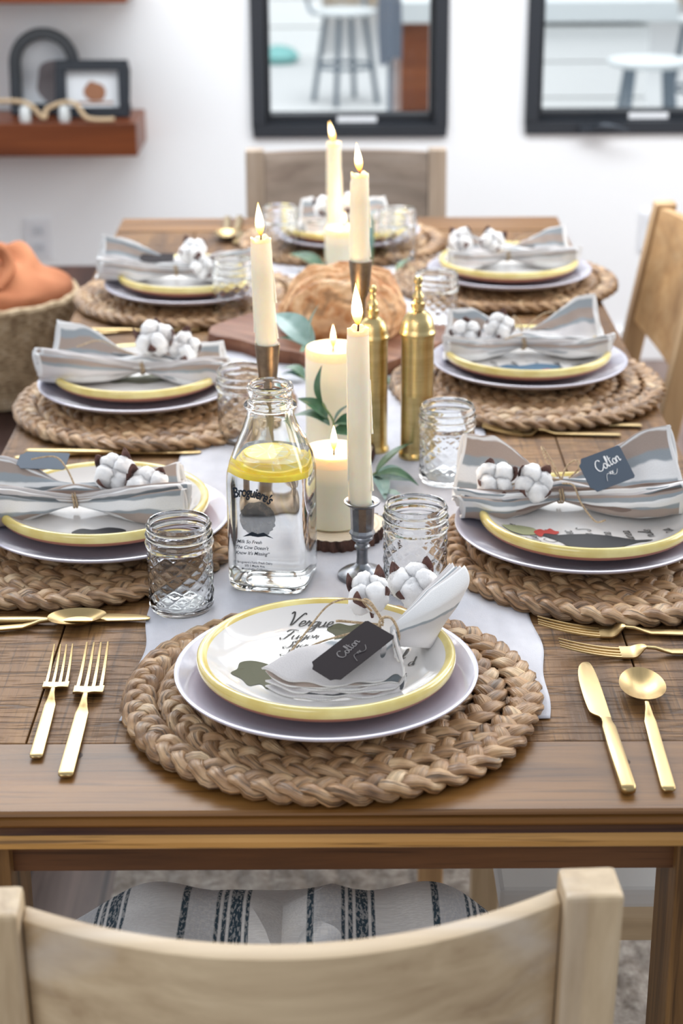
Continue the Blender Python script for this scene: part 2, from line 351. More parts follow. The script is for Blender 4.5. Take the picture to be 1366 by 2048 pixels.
# ------------------------------------------------------------------ mesh helpers
class MB:
    def __init__(s): s.v = []; s.f = []; s.mi = []; s.uv = []
    def add(s, verts, faces, mi=0, uvs=None):
        o = len(s.v); s.v += [tuple(p) for p in verts]
        s.f += [tuple(i + o for i in f) for f in faces]; s.mi += [mi]*len(faces)
        s.uv += (uvs if uvs else [(0, 0)]*len(verts)); return s
    def box(s, x0, x1, y0, y1, z0, z1, mi=0, M4=None):
        vs = [Vector((x, y, z)) for z in (z0, z1) for x, y in ((x0, y0), (x1, y0), (x1, y1), (x0, y1))]
        if M4: vs = [M4 @ v for v in vs]
        return s.add(vs, [(0,3,2,1),(4,5,6,7),(0,1,5,4),(1,2,6,5),(2,3,7,6),(3,0,4,7)], mi)
    def grid(s, fn, nu, nv, mi=0, closeu=False, closev=False, uvf=None):
        vs, uv = [], []
        for i in range(nu):
            for j in range(nv):
                a = i/(nu if closeu else nu-1); b = j/(nv if closev else nv-1)
                vs.append(fn(a, b)); uv.append(uvf(a, b) if uvf else (a, b))
        fs = []
        for i in range(nu if closeu else nu-1):
            for j in range(nv if closev else nv-1):
                i2, j2 = (i+1) % nu, (j+1) % nv
                fs.append((i*nv+j, i2*nv+j, i2*nv+j2, i*nv+j2))
        return s.add(vs, fs, mi, uv)
    def lathe(s, prof, seg=48, mi=0, at=(0,0,0), cap=True, mis=None):
        """prof [(r,z)] from bottom to top, outside"""
        n = len(prof); vs = []
        for i in range(seg):
            a = 2*pi*i/seg
            for r, z in prof: vs.append((at[0]+r*cos(a), at[1]+r*sin(a), at[2]+z))
        o = len(s.v); s.v += vs; s.uv += [(0, 0)]*len(vs)
        for i in range(seg):
            i2 = (i+1) % seg
            for j in range(n-1):
                s.f.append((o+i*n+j, o+i2*n+j, o+i2*n+j+1, o+i*n+j+1)); s.mi.append(mis[j] if mis else mi)
        if cap:
            if prof[0][0] > 1e-6: s.f.append(tuple(o+i*n for i in reversed(range(seg)))); s.mi.append(mis[0] if mis else mi)
            if prof[-1][0] > 1e-6: s.f.append(tuple(o+i*n+n-1 for i in range(seg))); s.mi.append(mis[-1] if mis else mi)
        return s
    def tube(s, path, rad, seg=8, mi=0, caps=True, flat=1.0):
        P = [Vector(p) for p in path]; n = len(P)
        rr = rad if isinstance(rad, (list, tuple)) else [rad]*n
        T = [(P[min(i+1, n-1)] - P[max(i-1, 0)]).normalized() for i in range(n)]
        up = Vector((0, 0, 1)) if abs(T[0].z) < .9 else Vector((1, 0, 0))
        N = (up - T[0]*up.dot(T[0])).normalized(); vs = []; uv = []; d = 0
        for i in range(n):
            N = (N - T[i]*N.dot(T[i])).normalized(); B = T[i].cross(N)
            if i: d += (P[i]-P[i-1]).length
            for k in range(seg):
                a = 2*pi*k/seg; vs.append(P[i] + (N*cos(a)*flat + B*sin(a))*rr[i]); uv.append((d, k/seg))
        fs = [(i*seg+k, i*seg+(k+1) % seg, (i+1)*seg+(k+1) % seg, (i+1)*seg+k) for i in range(n-1) for k in range(seg)]
        if caps: fs += [tuple(reversed(range(seg))), tuple((n-1)*seg+k for k in range(seg))]
        return s.add(vs, fs, mi, uv)
    def build(s, name, mats, parent=None, smooth=True, bevel=0, bseg=2, loc=None, rot=None, angle=40):
        me = bpy.data.meshes.new(name); me.from_pydata(s.v, [], s.f)
        if not isinstance(mats, (list, tuple)): mats = [mats]
        for m in mats: me.materials.append(m)
        me.polygons.foreach_set('material_index', s.mi)
        ul = me.uv_layers.new(name='UVMap')
        li = [0]*len(me.loops); me.loops.foreach_get('vertex_index', li)
        ul.data.foreach_set('uv', [c for i in li for c in s.uv[i]])
        me.update()
        bm = bmesh.new(); bm.from_mesh(me); bmesh.ops.recalc_face_normals(bm, faces=bm.faces)
        if bevel:
            bmesh.ops.remove_doubles(bm, verts=bm.verts, dist=1e-6)
            bmesh.ops.bevel(bm, geom=[e for e in bm.edges if len(e.link_faces) == 2 and e.calc_face_angle(0) > .6], offset=bevel, segments=bseg, affect='EDGES', profile=.6)
        bm.to_mesh(me); bm.free()
        if smooth:
            me.polygons.foreach_set('use_smooth', [True]*len(me.polygons))
            try: me.set_sharp_from_angle(angle=R(angle))
            except Exception: pass
        o = bpy.data.objects.new(name, me); COL.objects.link(o)
        if parent: o.parent = parent
        if loc: o.location = loc
        if rot: o.rotation_euler = rot
        return o
def tag(o, label=None, cat=None, group=None, kind=None):
    if label: o['label'] = label
    if cat: o['category'] = cat
    if group: o['group'] = group
    if kind: o['kind'] = kind
    return o
def thing(name, label, cat, loc=(0,0,0), rz=0, group=None, rot=None):
    o = bpy.data.objects.new(name, None); COL.objects.link(o); o.empty_display_size = .02
    o.location = loc; o.rotation_euler = rot or (0, 0, rz)
    return tag(o, label, cat, group)
def dup(root, loc, rz=0, label=None, scale=None):
    def cp(o, par):
        c = o.copy(); COL.objects.link(c); c.parent = par
        for ch in list(o.children): cp(ch, c)
        return c
    r = cp(root, None); r.location = loc; r.rotation_euler = (0, 0, rz)
    if scale: r.scale = scale
    if label: r['label'] = label
    return r
def cr(pts, t):
    """Catmull-Rom through pts, t 0..1"""
    n = len(pts)-1; x = min(max(t, 0), .999999)*n; i = int(x); f = x-i
    p = [Vector(pts[min(max(k, 0), n)]) for k in (i-1, i, i+1, i+2)]
    return .5*((2*p[1]) + (p[2]-p[0])*f + (2*p[0]-5*p[1]+4*p[2]-p[3])*f*f + (3*p[1]-p[0]-3*p[2]+p[3])*f**3)
def smooth_path(pts, n): return [cr(pts, i/(n-1)) for i in range(n)]
def ss(x): x = min(max(x, 0), 1); return x*x*(3-2*x)
def text_mesh(s, size, extrude=.0002, shear=0, align='CENTER', bold=0, space=1.0, line=1.0, sx=1.0):
    cu = bpy.data.curves.new('t', 'FONT'); cu.body = s; cu.size = size; cu.extrude = extrude; cu.shear = shear
    cu.align_x = align; cu.offset = bold; cu.space_character = space; cu.space_line = line
    ob = bpy.data.objects.new('t', cu); COL.objects.link(ob); bpy.context.view_layer.update()
    me = bpy.data.meshes.new_from_object(ob)
    for v in me.vertices: v.co.x *= sx
    bpy.data.objects.remove(ob); bpy.data.curves.remove(cu)
    return me
# a small handwriting alphabet: strokes as polylines, x height .5, ascender 1, descender -.5
GL = {
 'C': (.8, [[(.75,.8),(.6,.98),(.3,.9),(.08,.5),(.2,.1),(.5,0),(.8,.25)]]),
 'o': (.45, [[(.25,.5),(.06,.3),(.15,.02),(.36,.08),(.4,.35),(.25,.5),(.32,.42),(.5,.42)]]),
 'l': (.3, [[(0,.1),(.2,.6),(.26,.95),(.16,.98),(.1,.5),(.14,.05),(.32,.12)]]),
 't': (.36, [[(.18,.95),(.14,.4),(.16,.04),(.34,.12)],[(0,.62),(.4,.66)]]),
 'n': (.5, [[(.04,.5),(.05,0)],[(.05,.3),(.22,.5),(.34,.42),(.34,.05),(.5,.12)]]),
 'a': (.5, [[(.36,.45),(.16,.48),(.04,.2),(.16,0),(.34,.2),(.38,.48),(.36,.04),(.5,.1)]]),
 'c': (.4, [[(.34,.42),(.18,.5),(.04,.24),(.14,0),(.4,.12)]]),
 'e': (.4, [[(0,.15),(.3,.3),(.26,.48),(.1,.42),(.06,.12),(.2,0),(.42,.14)]]),
 'g': (.45, [[(.34,.44),(.14,.48),(.04,.22),(.16,.04),(.34,.3),(.36,.48),(.32,-.3),(.14,-.5),(.02,-.36),(.2,-.12),(.48,.14)]]),
 'i': (.25, [[(.02,.1),(.12,.48),(.1,.04),(.26,.12)],[(.15,.7),(.17,.74)]]),
 'm': (.75, [[(.04,.5),(.05,0)],[(.05,.3),(.2,.5),(.28,.4),(.28,0)],[(.28,.3),(.44,.5),(.54,.4),(.54,.05),(.74,.14)]]),
 'r': (.38, [[(.02,.12),(.1,.52),(.16,.4),(.3,.42),(.24,.1),(.4,.12)]]),
 's': (.36, [[(.02,.08),(.2,.5),(.24,.2),(.14,0),(.02,.06)],[(.2,.04),(.38,.12)]]),
 'u': (.5, [[(.03,.48),(.05,.1),(.18,0),(.34,.2),(.36,.48),(.36,.06),(.5,.12)]]),
 'v': (.45, [[(.02,.46),(.16,.02),(.34,.46),(.46,.4)]]),
 'd': (.5, [[(.36,.45),(.16,.48),(.04,.2),(.16,0),(.34,.2),(.44,1),(.38,.04),(.52,.1)]]),
 'F': (.7, [[(.0,.1),(.12,-.1),(.3,0),(.42,.6),(.5,.98)],[(.1,.8),(.3,1.05),(.8,1)],[(.25,.5),(.55,.52)]]),
 'S': (.6, [[(.7,.86),(.52,1.02),(.34,.86),(.44,.55),(.42,.12),(.2,-.08),(0,.1),(.2,.22)]]),
 'V': (.7, [[(-.05,.85),(.08,1),(.2,.6),(.26,0),(.5,.6),(.72,1),(.85,.92)]]),
 'x': (.4, [[(.02,.46),(.34,.02)],[(.36,.48),(.02,0)]]),
 "'": (.1, [[(.05,.95),(.03,.75)]]), ' ': (.35, []),
}
def handwriting(mb, s, M4, w=.06, mi=0, zf=None, lift=.0):
    """pen strokes as flat ribbons; M4 maps glyph units into place"""
    x = 0
    for ch in s:
        wd, strokes = GL.get(ch, GL['n'])
        for st in strokes:
            n = max(6, len(st)*5) if len(st) > 2 else 4
            P = smooth_path([(a+x, b, 0) for a, b in st], n)
            vs = []
            for i, p in enumerate(P):
                d = (P[min(i+1, n-1)]-P[max(i-1, 0)]); d = d.normalized() if d.length > 1e-9 else Vector((1,0,0))
                nn = Vector((-d.y, d.x, 0)); ww = w*(.55+.6*abs(d.y))*(.5 if i in (0, n-1) else 1)
                for sg in (-1, 1):
                    q = M4 @ (p+nn*ww*sg*.5)
                    if zf: q.z = zf(q.x, q.y)
                    vs.append(q)
            mb.add(vs, [(2*i, 2*i+1, 2*i+3, 2*i+2) for i in range(n-1)], mi)
        x += wd
    return x
# ------------------------------------------------------------------ the room
def struct(o): o['kind'] = 'structure'; return o
WY = 5.075                                     # face of the window wall
w1 = (-.241, .299, .651, 1.95); w2 = (.519, 1.44, .657, 1.95)   # window openings x0 x1 z0 z1
mb = MB()
for x0, x1, z0, z1 in ((-2.6, w1[0], 0, 2.7), (w1[1], w2[0], 0, 2.7), (w2[1], 3.2, 0, 2.7), (w1[0], w1[1], 0, w1[2]), (w1[0], w1[1], w1[3], 2.7), (w2[0], w2[1], 0, w2[2]), (w2[0], w2[1], w2[3], 2.7)):
    mb.box(x0, x1, WY, WY+.16, z0, z1)
struct(mb.build('wall_back', M['wall'], smooth=False))
mb = MB(); mb.box(-2.6, 3.2, -1.2, WY, -.05, 0); struct(mb.build('floor', M['floor'], smooth=False))
mb = MB(); mb.box(-2.6, -2.5, -1.2, WY, 0, 2.7); struct(mb.build('wall_left', M['wall'], smooth=False))
def window(i, w, crank):
    x0, x1, z0, z1 = w
    fr = MB(); d = .05
    for a in ((x0, x1, z0, z0+.034), (x0, x1, z1-.034, z1), (x0, x0+.034, z0+.034, z1-.034), (x1-.034, x1, z0+.034, z1-.034)):
        fr.box(a[0], a[1], WY-.012, WY+.12, a[2], a[3])
    f = struct(fr.build(f'window_{i}', M['black'], smooth=False, bevel=.003))
    sa = MB(); a0, a1, b0, b1 = x0+.034, x1-.034, z0+.034, z1-.034
    for a in ((a0, a1, b0, b0+.024), (a0, a1, b1-.024, b1), (a0, a0+.014, b0+.024, b1-.024), (a1-.014, a1, b0+.024, b1-.024)):
        sa.box(a[0], a[1], WY+.02, WY+.07, a[2], a[3])
    sa.build('sash', M['black2'], f, smooth=False, bevel=.002)
    gl = MB(); gl.box(a0+.01, a1-.01, WY+.045, WY+.049, b0+.02, b1-.02); gl.build('pane', M['pane'], f, smooth=False)
    st = MB(); xc = (x0+x1)/2+(0.02 if i == 1 else -.115); st.box(xc-.055, xc+.055, WY+.016, WY+.0195, b0+.004, b0+.020); st.build('label_sticker', M['plastic'], f, smooth=False)
    if crank:
        c = MB(); xc = x0+.20
        c.box(xc-.05, xc+.03, WY-.03, WY-.0125, z0+.006, z0+.024)
        c.tube(smooth_path([(xc-.01, WY-.03, z0+.016), (xc+.01, WY-.05, z0+.03), (xc+.05, WY-.05, z0+.024), (xc+.08, WY-.045, z0+.012)], 12), .006)
        c.build('crank_handle', M['hose'], f)
window(1, w1, False); window(2, w2, True)
mb = MB(); mb.box(-2.5, 3.2, WY-.014, WY, 0, .09); struct(mb.build('baseboard_back', M['trim'], smooth=False, bevel=.003))
def outlet(x, z, label):
    t = thing('wall_outlet', label, 'outlet', (x, WY, z))
    p = MB(); p.box(-.036, .036, -.007, 0, -.058, .058); p.build('cover_plate', M['plastic'], t, smooth=False, bevel=.003)
    for dz in (-.024, .024):
        s = MB(); s.box(-.017, .017, -.0095, -.0072, dz-.015, dz+.015); r = s.build('socket', M['plastic_sh'], t, smooth=False, bevel=.002)
        q = MB()
        for dx in (-.006, .006): q.box(dx-.001, dx+.001, -.0105, -.0097, dz-.005, dz+.005)
        q.build('slot', M['slot'], r, smooth=False)
outlet(-.860, .366, 'white wall outlet above the basket on the left')
outlet(.892, .378, 'white wall outlet beside the chair on the right')

# outside, seen through the panes
G0 = -.16
mb = MB(); mb.box(-5, 6, WY+.17, 18, G0-.05, G0); struct(mb.build('ground', M['patio'], smooth=False))
mb = MB()
for k in range(14): mb.box(-4, -.12, 13.2+.006*(k % 2), 13.35, G0+k*.2, G0+(k+1)*.2-.008)
struct(mb.build('wall_outside', M['siding'], smooth=False))
mb = MB()
for k in range(60): mb.box(-3+k*.16, -3+k*.16+.148, 16.6, 16.65, G0, 2.6)
tag(mb.build('garden_fence', M['fence'], smooth=False), 'pale weathered board fence far outside beyond the patio', 'fence')
t = thing('outdoor_kitchen_island', 'white sided outdoor kitchen island with thick concrete top outside the windows', 'kitchen island', (0, 0, 0))
mb = MB(); mb.box(.27, 1.62, 8.85, 10.3, .54, .64); mb.build('countertop', M['concrete'], t, smooth=False, bevel=.008)
mb = MB()
for k in range(4): mb.box(.56, 1.5, 8.92+.004*(k % 2), 10.2, G0+k*.17, G0+(k+1)*.17-.006)
mb.build('siding_panel', M['siding'], t, smooth=False)
mb = MB(); mb.box(.30, .555, 8.92, 10.2, G0, .535); mb.build('side_panel', M['shelf'], t, smooth=False)
def bar_stool(x, y, h, label, back=True, rz=0, tm='concrete'):
    t = thing('bar_stool', label, 'stool', (x, y, G0), rz, 'bar stools on the patio')
    s = MB(); s.lathe([(0, h-.03), (.17, h-.03), (.185, h-.02), (.185, h-.004), (.17, h), (0, h)], 32); s.build('seat', M[tm], t)
    for k in range(4):
        a = pi/4+k*pi/2
        l = MB(); l.tube([(.12*cos(a), .12*sin(a), h-.03), (.2*cos(a), .2*sin(a), 0)], .016, 8); l.build('leg', M['steel'], t)
    r = MB(); r.tube([(.172*cos(2*pi*k/24), .172*sin(2*pi*k/24), h*.4) for k in range(25)], .011, 6); r.build('foot_ring', M['steel'], t)
    if back:
        b = MB(); b.tube(smooth_path([(-.17, .05, h-.02), (-.19, .1, h+.02), (-.2, .14, h+.24), (0, .2, h+.3), (.2, .14, h+.24), (.19, .1, h+.02), (.17, .05, h-.02)], 30), .012, 6); b.build('backrest', M['steel'], t)
bar_stool(.036, 11.0, .545, 'grey metal bar stool seen through the left window', True, .5)
bar_stool(1.40, 8.3, .60, 'grey metal stool standing before the island, seen through the right window', False)
bar_stool(1.95, 9.8, .62, 'grey metal stool farther off at the right edge, through the right window', True, 2)
mb = MB()
def cv(a, b):
    z = b*.95; r = .040+.012*sin(a*6*pi)+.006*sin(b*7)-.012*b
    return (.238+r*cos(a*2*pi)*1.1-.02*b, 8.5+r*sin(a*2*pi), .41+z+.02*sin(a*9))
mb.grid(cv, 40, 14, closeu=True); mb.lathe([(.10, -.16), (.10, -.15), (.012, -.14), (.012, .5)], 20, at=(.235, 8.5, 0))
tag(mb.build('folded_parasol', M['coat']), 'closed grey patio parasol hanging beside the outdoor counter', 'parasol')
mb = MB(); mb.lathe([(0, 0), (.11, 0), (.15, .05), (.1, .1), (.03, .12), (0, .12)], 20); tag(mb.build('watering_can', M['teal'], loc=(-.42, 12.8, G0)), 'small teal plastic watering can on the patio', 'watering can')
mb = MB(); mb.box(-.06, .06, -.05, .05, 0, .14); mb.box(-.02, .02, -.02, .02, .14, .18); tag(mb.build('blue_bottle', M['blue'], loc=(.96, 9.1, .64), bevel=.01), 'blue plastic bottle standing on the outdoor counter', 'bottle')

# floating shelves and what stands on them
def shelf(z0, z1, x1, label):
    mb = MB(); mb.box(-1.55, x1, WY-.24, WY, z0, z1); return tag(mb.build('floating_shelf', M['shelf'], smooth=False, bevel=.004), label, 'shelf', 'floating shelves')
shelf(.643, .731, -.541, 'thick walnut floating shelf holding the black picture frames')
shelf(1.040, 1.128, -.551, 'thick walnut floating shelf at the top left corner of the photo')
SZ = .731
t = thing('arched_picture_frame', 'black arched picture frame leaning on the wall behind the rectangular one', 'picture frame', (-.80, WY-.085, SZ), rot=(R(-7), 0, 0))
def archpts(r, h, n=24): return [(-r, 0)]+[(-r*cos(pi*k/n), h+r*sin(pi*k/n)) for k in range(n+1)]+[(r, 0)]
def archframe(mb, ro, ri, hh, d, z_in):
    o = archpts(ro, hh); i = archpts(ri, hh)
    i[0] = (-ri, z_in); i[-1] = (ri, z_in)
    n = len(o); vs = [(x, 0, z) for x, z in o]+[(x, 0, z) for x, z in i]+[(x, -d, z) for x, z in o]+[(x, -d, z) for x, z in i]
    fs = []
    for k in range(n):
        k2 = (k+1) % n
        fs += [(k, k2, n+k2, n+k), (2*n+k, 3*n+k, 3*n+k2, 2*n+k2), (k, 2*n+k, 2*n+k2, k2), (n+k, n+k2, 3*n+k2, 3*n+k)]
    mb.add(vs, fs)
mb = MB(); archframe(mb, .095, .064, .135, .03, .03); mb.build('frame', M['frame_black'], t, smooth=False, bevel=.004)
mb = MB(); p = archpts(.066, .135); n = len(p); mb.add([(x, -.006, z+.001) for x, z in p], [tuple(range(n))]); mb.build('picture', M['paper'], t, smooth=False)
mb = MB(); mb.add([(.018+.042*cos(a*pi/12)*(1+.08*sin(a*5)), -.0065, .085+.062*sin(a*pi/12)*(1+.06*sin(a*7))) for a in range(24)], [tuple(range(24))]); mb.build('picture_print', M['picgrey'], t, smooth=False)
t = thing('rectangular_picture_frame', 'black rectangular picture frame with a small brown pumpkin picture', 'picture frame', (-.665, WY-.14, SZ), rot=(R(-6), 0, 0))
mb = MB()
for a in ((-.098, .098, 0, .028), (-.098, .098, .124, .152), (-.098, -.07, .028, .124), (.07, .098, .028, .124)): mb.box(a[0], a[1], -.02, .004, a[2], a[3])
mb.build('frame', M['frame_black'], t, smooth=False, bevel=.004)
mb = MB(); mb.box(-.071, .071, -.006, -.002, .027, .125); mb.build('picture', M['paper'], t, smooth=False)
mb = MB()
for cx, cz, rx, rz in ((.005, .068, .03, .024), (-.002, .07, .018, .026), (.018, .066, .016, .022)): mb.add([(cx+rx*cos(a*pi/12), -.0068-.0002*rx*100, cz+rz*sin(a*pi/12)) for a in range(24)], [tuple(range(24))])
mb.box(-.05, .055, -.0066, -.0062, .036, .042)
mb.build('picture_print', M['picbrown'], t, smooth=False)
for x in (-.84, -.735):
    mb = MB(); mb.lathe([(0, 0), (.014, 0), (.016, .01), (.014, .035), (.009, .042), (0, .042)], 20)
    tag(mb.build('small_white_pot', M['concrete'], loc=(x, WY-.205, SZ)), 'small pale pot under the rope, ' + ('before the arched frame' if x < -.8 else 'before the rectangular frame'), 'pot', 'small pale pots on the shelf')
mb = MB(); mb.tube(smooth_path([(-.95, WY-0.190, SZ+.052), (-.84, WY-0.203, SZ+.050), (-.79, WY-0.218, SZ+.012), (-.78, WY-0.210, SZ+.034), (-.735, WY-0.203, SZ+.050), (-.70, WY-0.220, SZ+.046), (-.67, WY-0.230, SZ+.012), (-.60, WY-0.228, SZ+.008)], 60), .0065, 8)
tag(mb.build('cotton_rope', M['twine']), 'pale knotted rope draped over the small pots on the shelf', 'rope')

# bench, basket and cloth
t = thing('bench', 'dark wooden bench along the left side of the table', 'bench', (-.74, 3.17, 0))
mb = MB(); mb.box(-.26, .23, -1.1, 1.2, .42, .46); mb.build('seat', M['dark_wood'], t, smooth=False, bevel=.005)
for sx in (-.22, .15):
    for sy in (-1.0, 1.05): mb = MB(); mb.box(sx, sx+.05, sy, sy+.06, 0, .42); mb.build('leg', M['dark_wood'], t, smooth=False, bevel=.003)
mb = MB(); mb.box(-.2, .18, -1.0, 1.1, .36, .42); mb.build('rail', M['dark_wood'], t, smooth=False)
t = thing('woven_basket', 'tall tapered seagrass basket on the dark bench at left', 'basket', (-.655, 3.30, .461))
mb = MB()
def bk(a, b):
    r = .085+.075*b**.8; z = b*.205; th = a*2*pi
    w = .0045*abs(sin(th*18+ (0 if int(b*24) % 2 else pi/2)))*abs(sin(b*24*pi)) + .002*sin(b*24*pi)**2
    return ((r+w)*cos(th), (r+w)*sin(th), z)
mb.grid(bk, 220, 121, closeu=True)
mb.grid(lambda a, b: ((.08+.073*b**.8)*cos(a*2*pi), (.08+.073*b**.8)*sin(a*2*pi), .004+b*.20), 60, 8, closeu=True)
mb.build('basket_body', M['basket'], t)
mb = MB(); mb.lathe([(0, 0), (.087, 0), (.087, .006), (0, .006)], 40); mb.build('basket_base', M['basket'], t)
mb = MB(); mb.tube([(.157*cos(2*pi*k/40), .157*sin(2*pi*k/40), .205+.002*sin(k*2.5)) for k in range(41)], .008, 8); mb.build('rim', M['basket'], t)
mb = MB()
def cl(a, b):
    th = a*2*pi; r = .145*sin(b*pi/2)**.8
    z = .085*cos(b*pi/2)**.9+.010*sin(th*3+b*4)*b + .014*NZ.noise(Vector((cos(th)*2, sin(th)*2, b*3)))
    lump = .05*exp(-((b-.15)**2)*30)*(.5+.5*cos(th-1.2))
    return (r*cos(th)+.01*sin(b*9), r*sin(th), .193+z+lump*.35)
mb.grid(cl, 64, 26, closeu=True)
o = mb.build('folded_towel', M['rust'], loc=(-.655, 3.30, .461)); tag(o, 'rust coloured cloth heaped in the top of the basket', 'cloth')
mb = MB(); mb.tube(smooth_path([(-.06, -.06, .25), (-.05, -.10, .265), (-.01, -.08, .30), (.03, -.05, .298), (.05, -.07, .27), (.03, -.11, .24)], 24), [.014]*24, 8, flat=.6); mb.build('fold', M['rust'], o)

# ------------------------------------------------------------------ table
TZ = .76
t = thing('dining_table', 'rustic oak dining table with breadboard ends set for eight', 'dining table', (0, 2.39, 0)); TBL = t
ty = lambda y: y-2.39
mb = MB()
for x0, x1 in ((-.425, -.2768), (-.2752, .0004), (.0020, .2752), (.2768, .425)): mb.box(x0, x1, ty(1.3855), ty(3.397), .732, TZ)
mb.build('tabletop', M['table_field'], t, smooth=False, bevel=.0012, bseg=2)
prof = [(1.3065, .76), (1.1945, .76), (1.1915, .7588), (1.1905, .7572), (1.1925, .7562), (1.1925, .7552), (1.1895, .7545), (1.1885, .750), (1.190, .7475)]
prof2 = [(1.190, .7475), (1.1925, .7455), (1.1925, .7425), (1.189, .7405)]
prof3 = [(1.189, .7405), (1.1862, .739), (1.1848, .7355), (1.185, .7305), (1.188, .728), (1.3065, .728)]
def endboard(flip):
    mb = MB(); pr = [(p, 0) for p in prof]+[(p, 1) for p in prof2[1:]]+[(p, 2) for p in prof3[1:]]
    n = len(pr)
    for sx in (-.4275, .4275): mb.v += [(sx, (ty(3.520-(p[0]-1.19)) if flip else ty(p[0]+.0775)), p[1]) for p, _ in pr]; mb.uv += [(0, 0)]*n
    for k in range(n):
        k2 = (k+1) % n; mb.f.append((k, k2, n+k2, n+k)); mb.mi.append(pr[k2][1] if k2 else 2)
    mb.f += [tuple(range(n)), tuple(range(n, 2*n))]; mb.mi += [0, 0]
    o = mb.build('end_board', [M['table_end'], M['table_groove'], M['table_edge']], t, smooth=False); return o
endboard(False); endboard(True)
for sx in (-1, 1):
    mb = MB(); 
    for z0, z1, x in ((.746, .7585, .4285), (.741, .745, .4265), (.728, .740, .432)): mb.box(sx*.4252, sx*x, ty(1.3855), ty(3.397), z0, z1)
    mb.build('side_moulding', M['table_end'], t, smooth=False, bevel=.001)
for y in (1.303, 3.46): mb = MB(); mb.box(-.285, .285, ty(y), ty(y+.022), .683, .7275); mb.build('apron', M['apron'], t, smooth=False, bevel=.0015)
for x in (-.375, .353): mb = MB(); mb.box(x, x+.022, ty(1.38), ty(3.40), .683, .7275); mb.build('apron', M['apron'], t, smooth=False, bevel=.0015)
for x in (-.375, .278):
    for y in (1.290, 3.405): mb = MB(); mb.box(x, x+.097, ty(y), ty(y+.085), (.0135 if y < 3 else 0), .7275); mb.build('leg', M['leg'], t, smooth=False, bevel=.003)
for x, y, s in ((-.2295, 1.364, .006), (.240, 1.348, .005)): mb = MB(); mb.lathe([(0, .0003), (s, .0002), (s, 0)], 14, at=(x, ty(y), TZ), cap=False); mb.build('wood_plug', M['table_groove'], t, smooth=False)

# ------------------------------------------------------------------ chairs; front of a chair looks to +Y, the back is at y = 0
def chair(label, loc, rz, w=.445, top=.845, bulge=.045, panel=(.60, .84), mx='pale_x', mz='pale_z', my='pale_y', group=None, lean=5, pt=.04, dip=.0):
    t = thing('dining_chair', label, 'chair', loc, rz, group); fz = .0135 if loc[1] < 3.3 else 0
    a = R(lean); sh = lambda z: max(0, z-.46)*math.tan(-a)       # the back leans away from the seat
    s0 = -sh(top)                                                   # origin at the top of the back
    for sx in (-1, 1):
        mb = MB(); x0 = sx*(w/2-pt/2); zs = [fz, .46, .55, .65, .75, top]
        for z in zs:
            y = s0+sh(z) + (.03*(1-z/.46) * -1 if z < .46 else 0)
            mb.v += [(x0-pt/2, y-.018, z), (x0+pt/2, y-.018, z), (x0+pt/2, y+.02, z), (x0-pt/2, y+.02, z)]; mb.uv += [(0, 0)]*4
        for k in range(len(zs)-1):
            for j in range(4): mb.f.append((k*4+j, k*4+(j+1) % 4, k*4+4+(j+1) % 4, k*4+4+j)); mb.mi.append(0)
        n = len(zs)*4; mb.f += [(3, 2, 1, 0), (n-4, n-3, n-2, n-1)]; mb.mi += [0, 0]
        mb.build('rear_post', M[mz], t, smooth=False, bevel=.004)
        mb = MB(); mb.box(x0-pt/2, x0+pt/2, s0+.40, s0+.435, fz, .438); mb.build('front_leg', M[mz], t, smooth=False, bevel=.003)
        mb = MB(); mb.box(x0-.011, x0+.011, s0+.02, s0+.40, .395, .438); mb.build('seat_rail', M[my], t, smooth=False, bevel=.002)
    mb = MB(); mb.box(-w/2+pt, w/2-pt, s0+.405, s0+.43, .395, .438); mb.build('seat_rail', M[mx], t, smooth=False, bevel=.002)
    mb = MB(); wi = w/2-pt-.0005; th = .019; zt, zb = panel[1], panel[0]
    def pn(u, v):
        # v walks round the slab section: outside down, inside up
        x = (u*2-1)*wi; b = -bulge*(1-(2*u-1)**2)
        arch = .035*(1-(2*u-1)**2)
        zb2 = zb + arch*dip*-1
        q = v*4
        if q < 1: y, z = -th/2, zt+(zb2-zt)*q
        elif q < 2: y, z = -th/2+th*(q-1), zb2
        elif q < 3: y, z = th/2, zb2+(zt-zb2)*(q-2)
        else: y, z = th/2-th*(q-3), zt
        return (x, s0+sh(z)+b+y+.004, z)
    nu = 33; vsq = [0, .08, .25, .25, .5, .5, .75, .75, 1]
    vs = [0, .125, .25, .5, .625, .75]
    for i in range(nu): mb.v += [pn(i/(nu-1), v) for v in vs]; mb.uv += [(0, 0)]*6
    for i in range(nu-1):
        for j in range(6): mb.f.append((i*6+j, (i+1)*6+j, (i+1)*6+(j+1) % 6, i*6+(j+1) % 6)); mb.mi.append(0)
    mb.f += [tuple(range(6)), tuple((nu-1)*6+j for j in range(6))]; mb.mi += [0, 0]
    mb.build('back_panel', M[mx], t, smooth=True, bevel=.003, angle=35)
    mb = MB(); mb.box(-w/2+.004, w/2-.004, s0+.022, s0+.44, .4385, .462); mb.build('seat', M['seat_white'], t, smooth=False, bevel=.006)
    return t
chair('whitewashed wooden dining chair with curved back in the near foreground', (-.034, 1.035, 0), R(2.8), top=.838, panel=(.59, .826), bulge=.055)
chair('greyed wooden dining chair at the far head of the table', (.014, 3.93, 0), pi, w=.437, top=.822, panel=(.56, .816), mx='grey_x', mz='grey_z', my='grey_x', bulge=.03)
grp = 'chairs along the right side of the table'
chair('tan wooden dining chair showing its whole back, right side near the far end', (.594, 3.045, 0), pi/2, top=.842, panel=(.625, .835), mx='tan_y', mz='tan_z', my='tan_y', group=grp, lean=10, bulge=.035, dip=.7, w=.46)
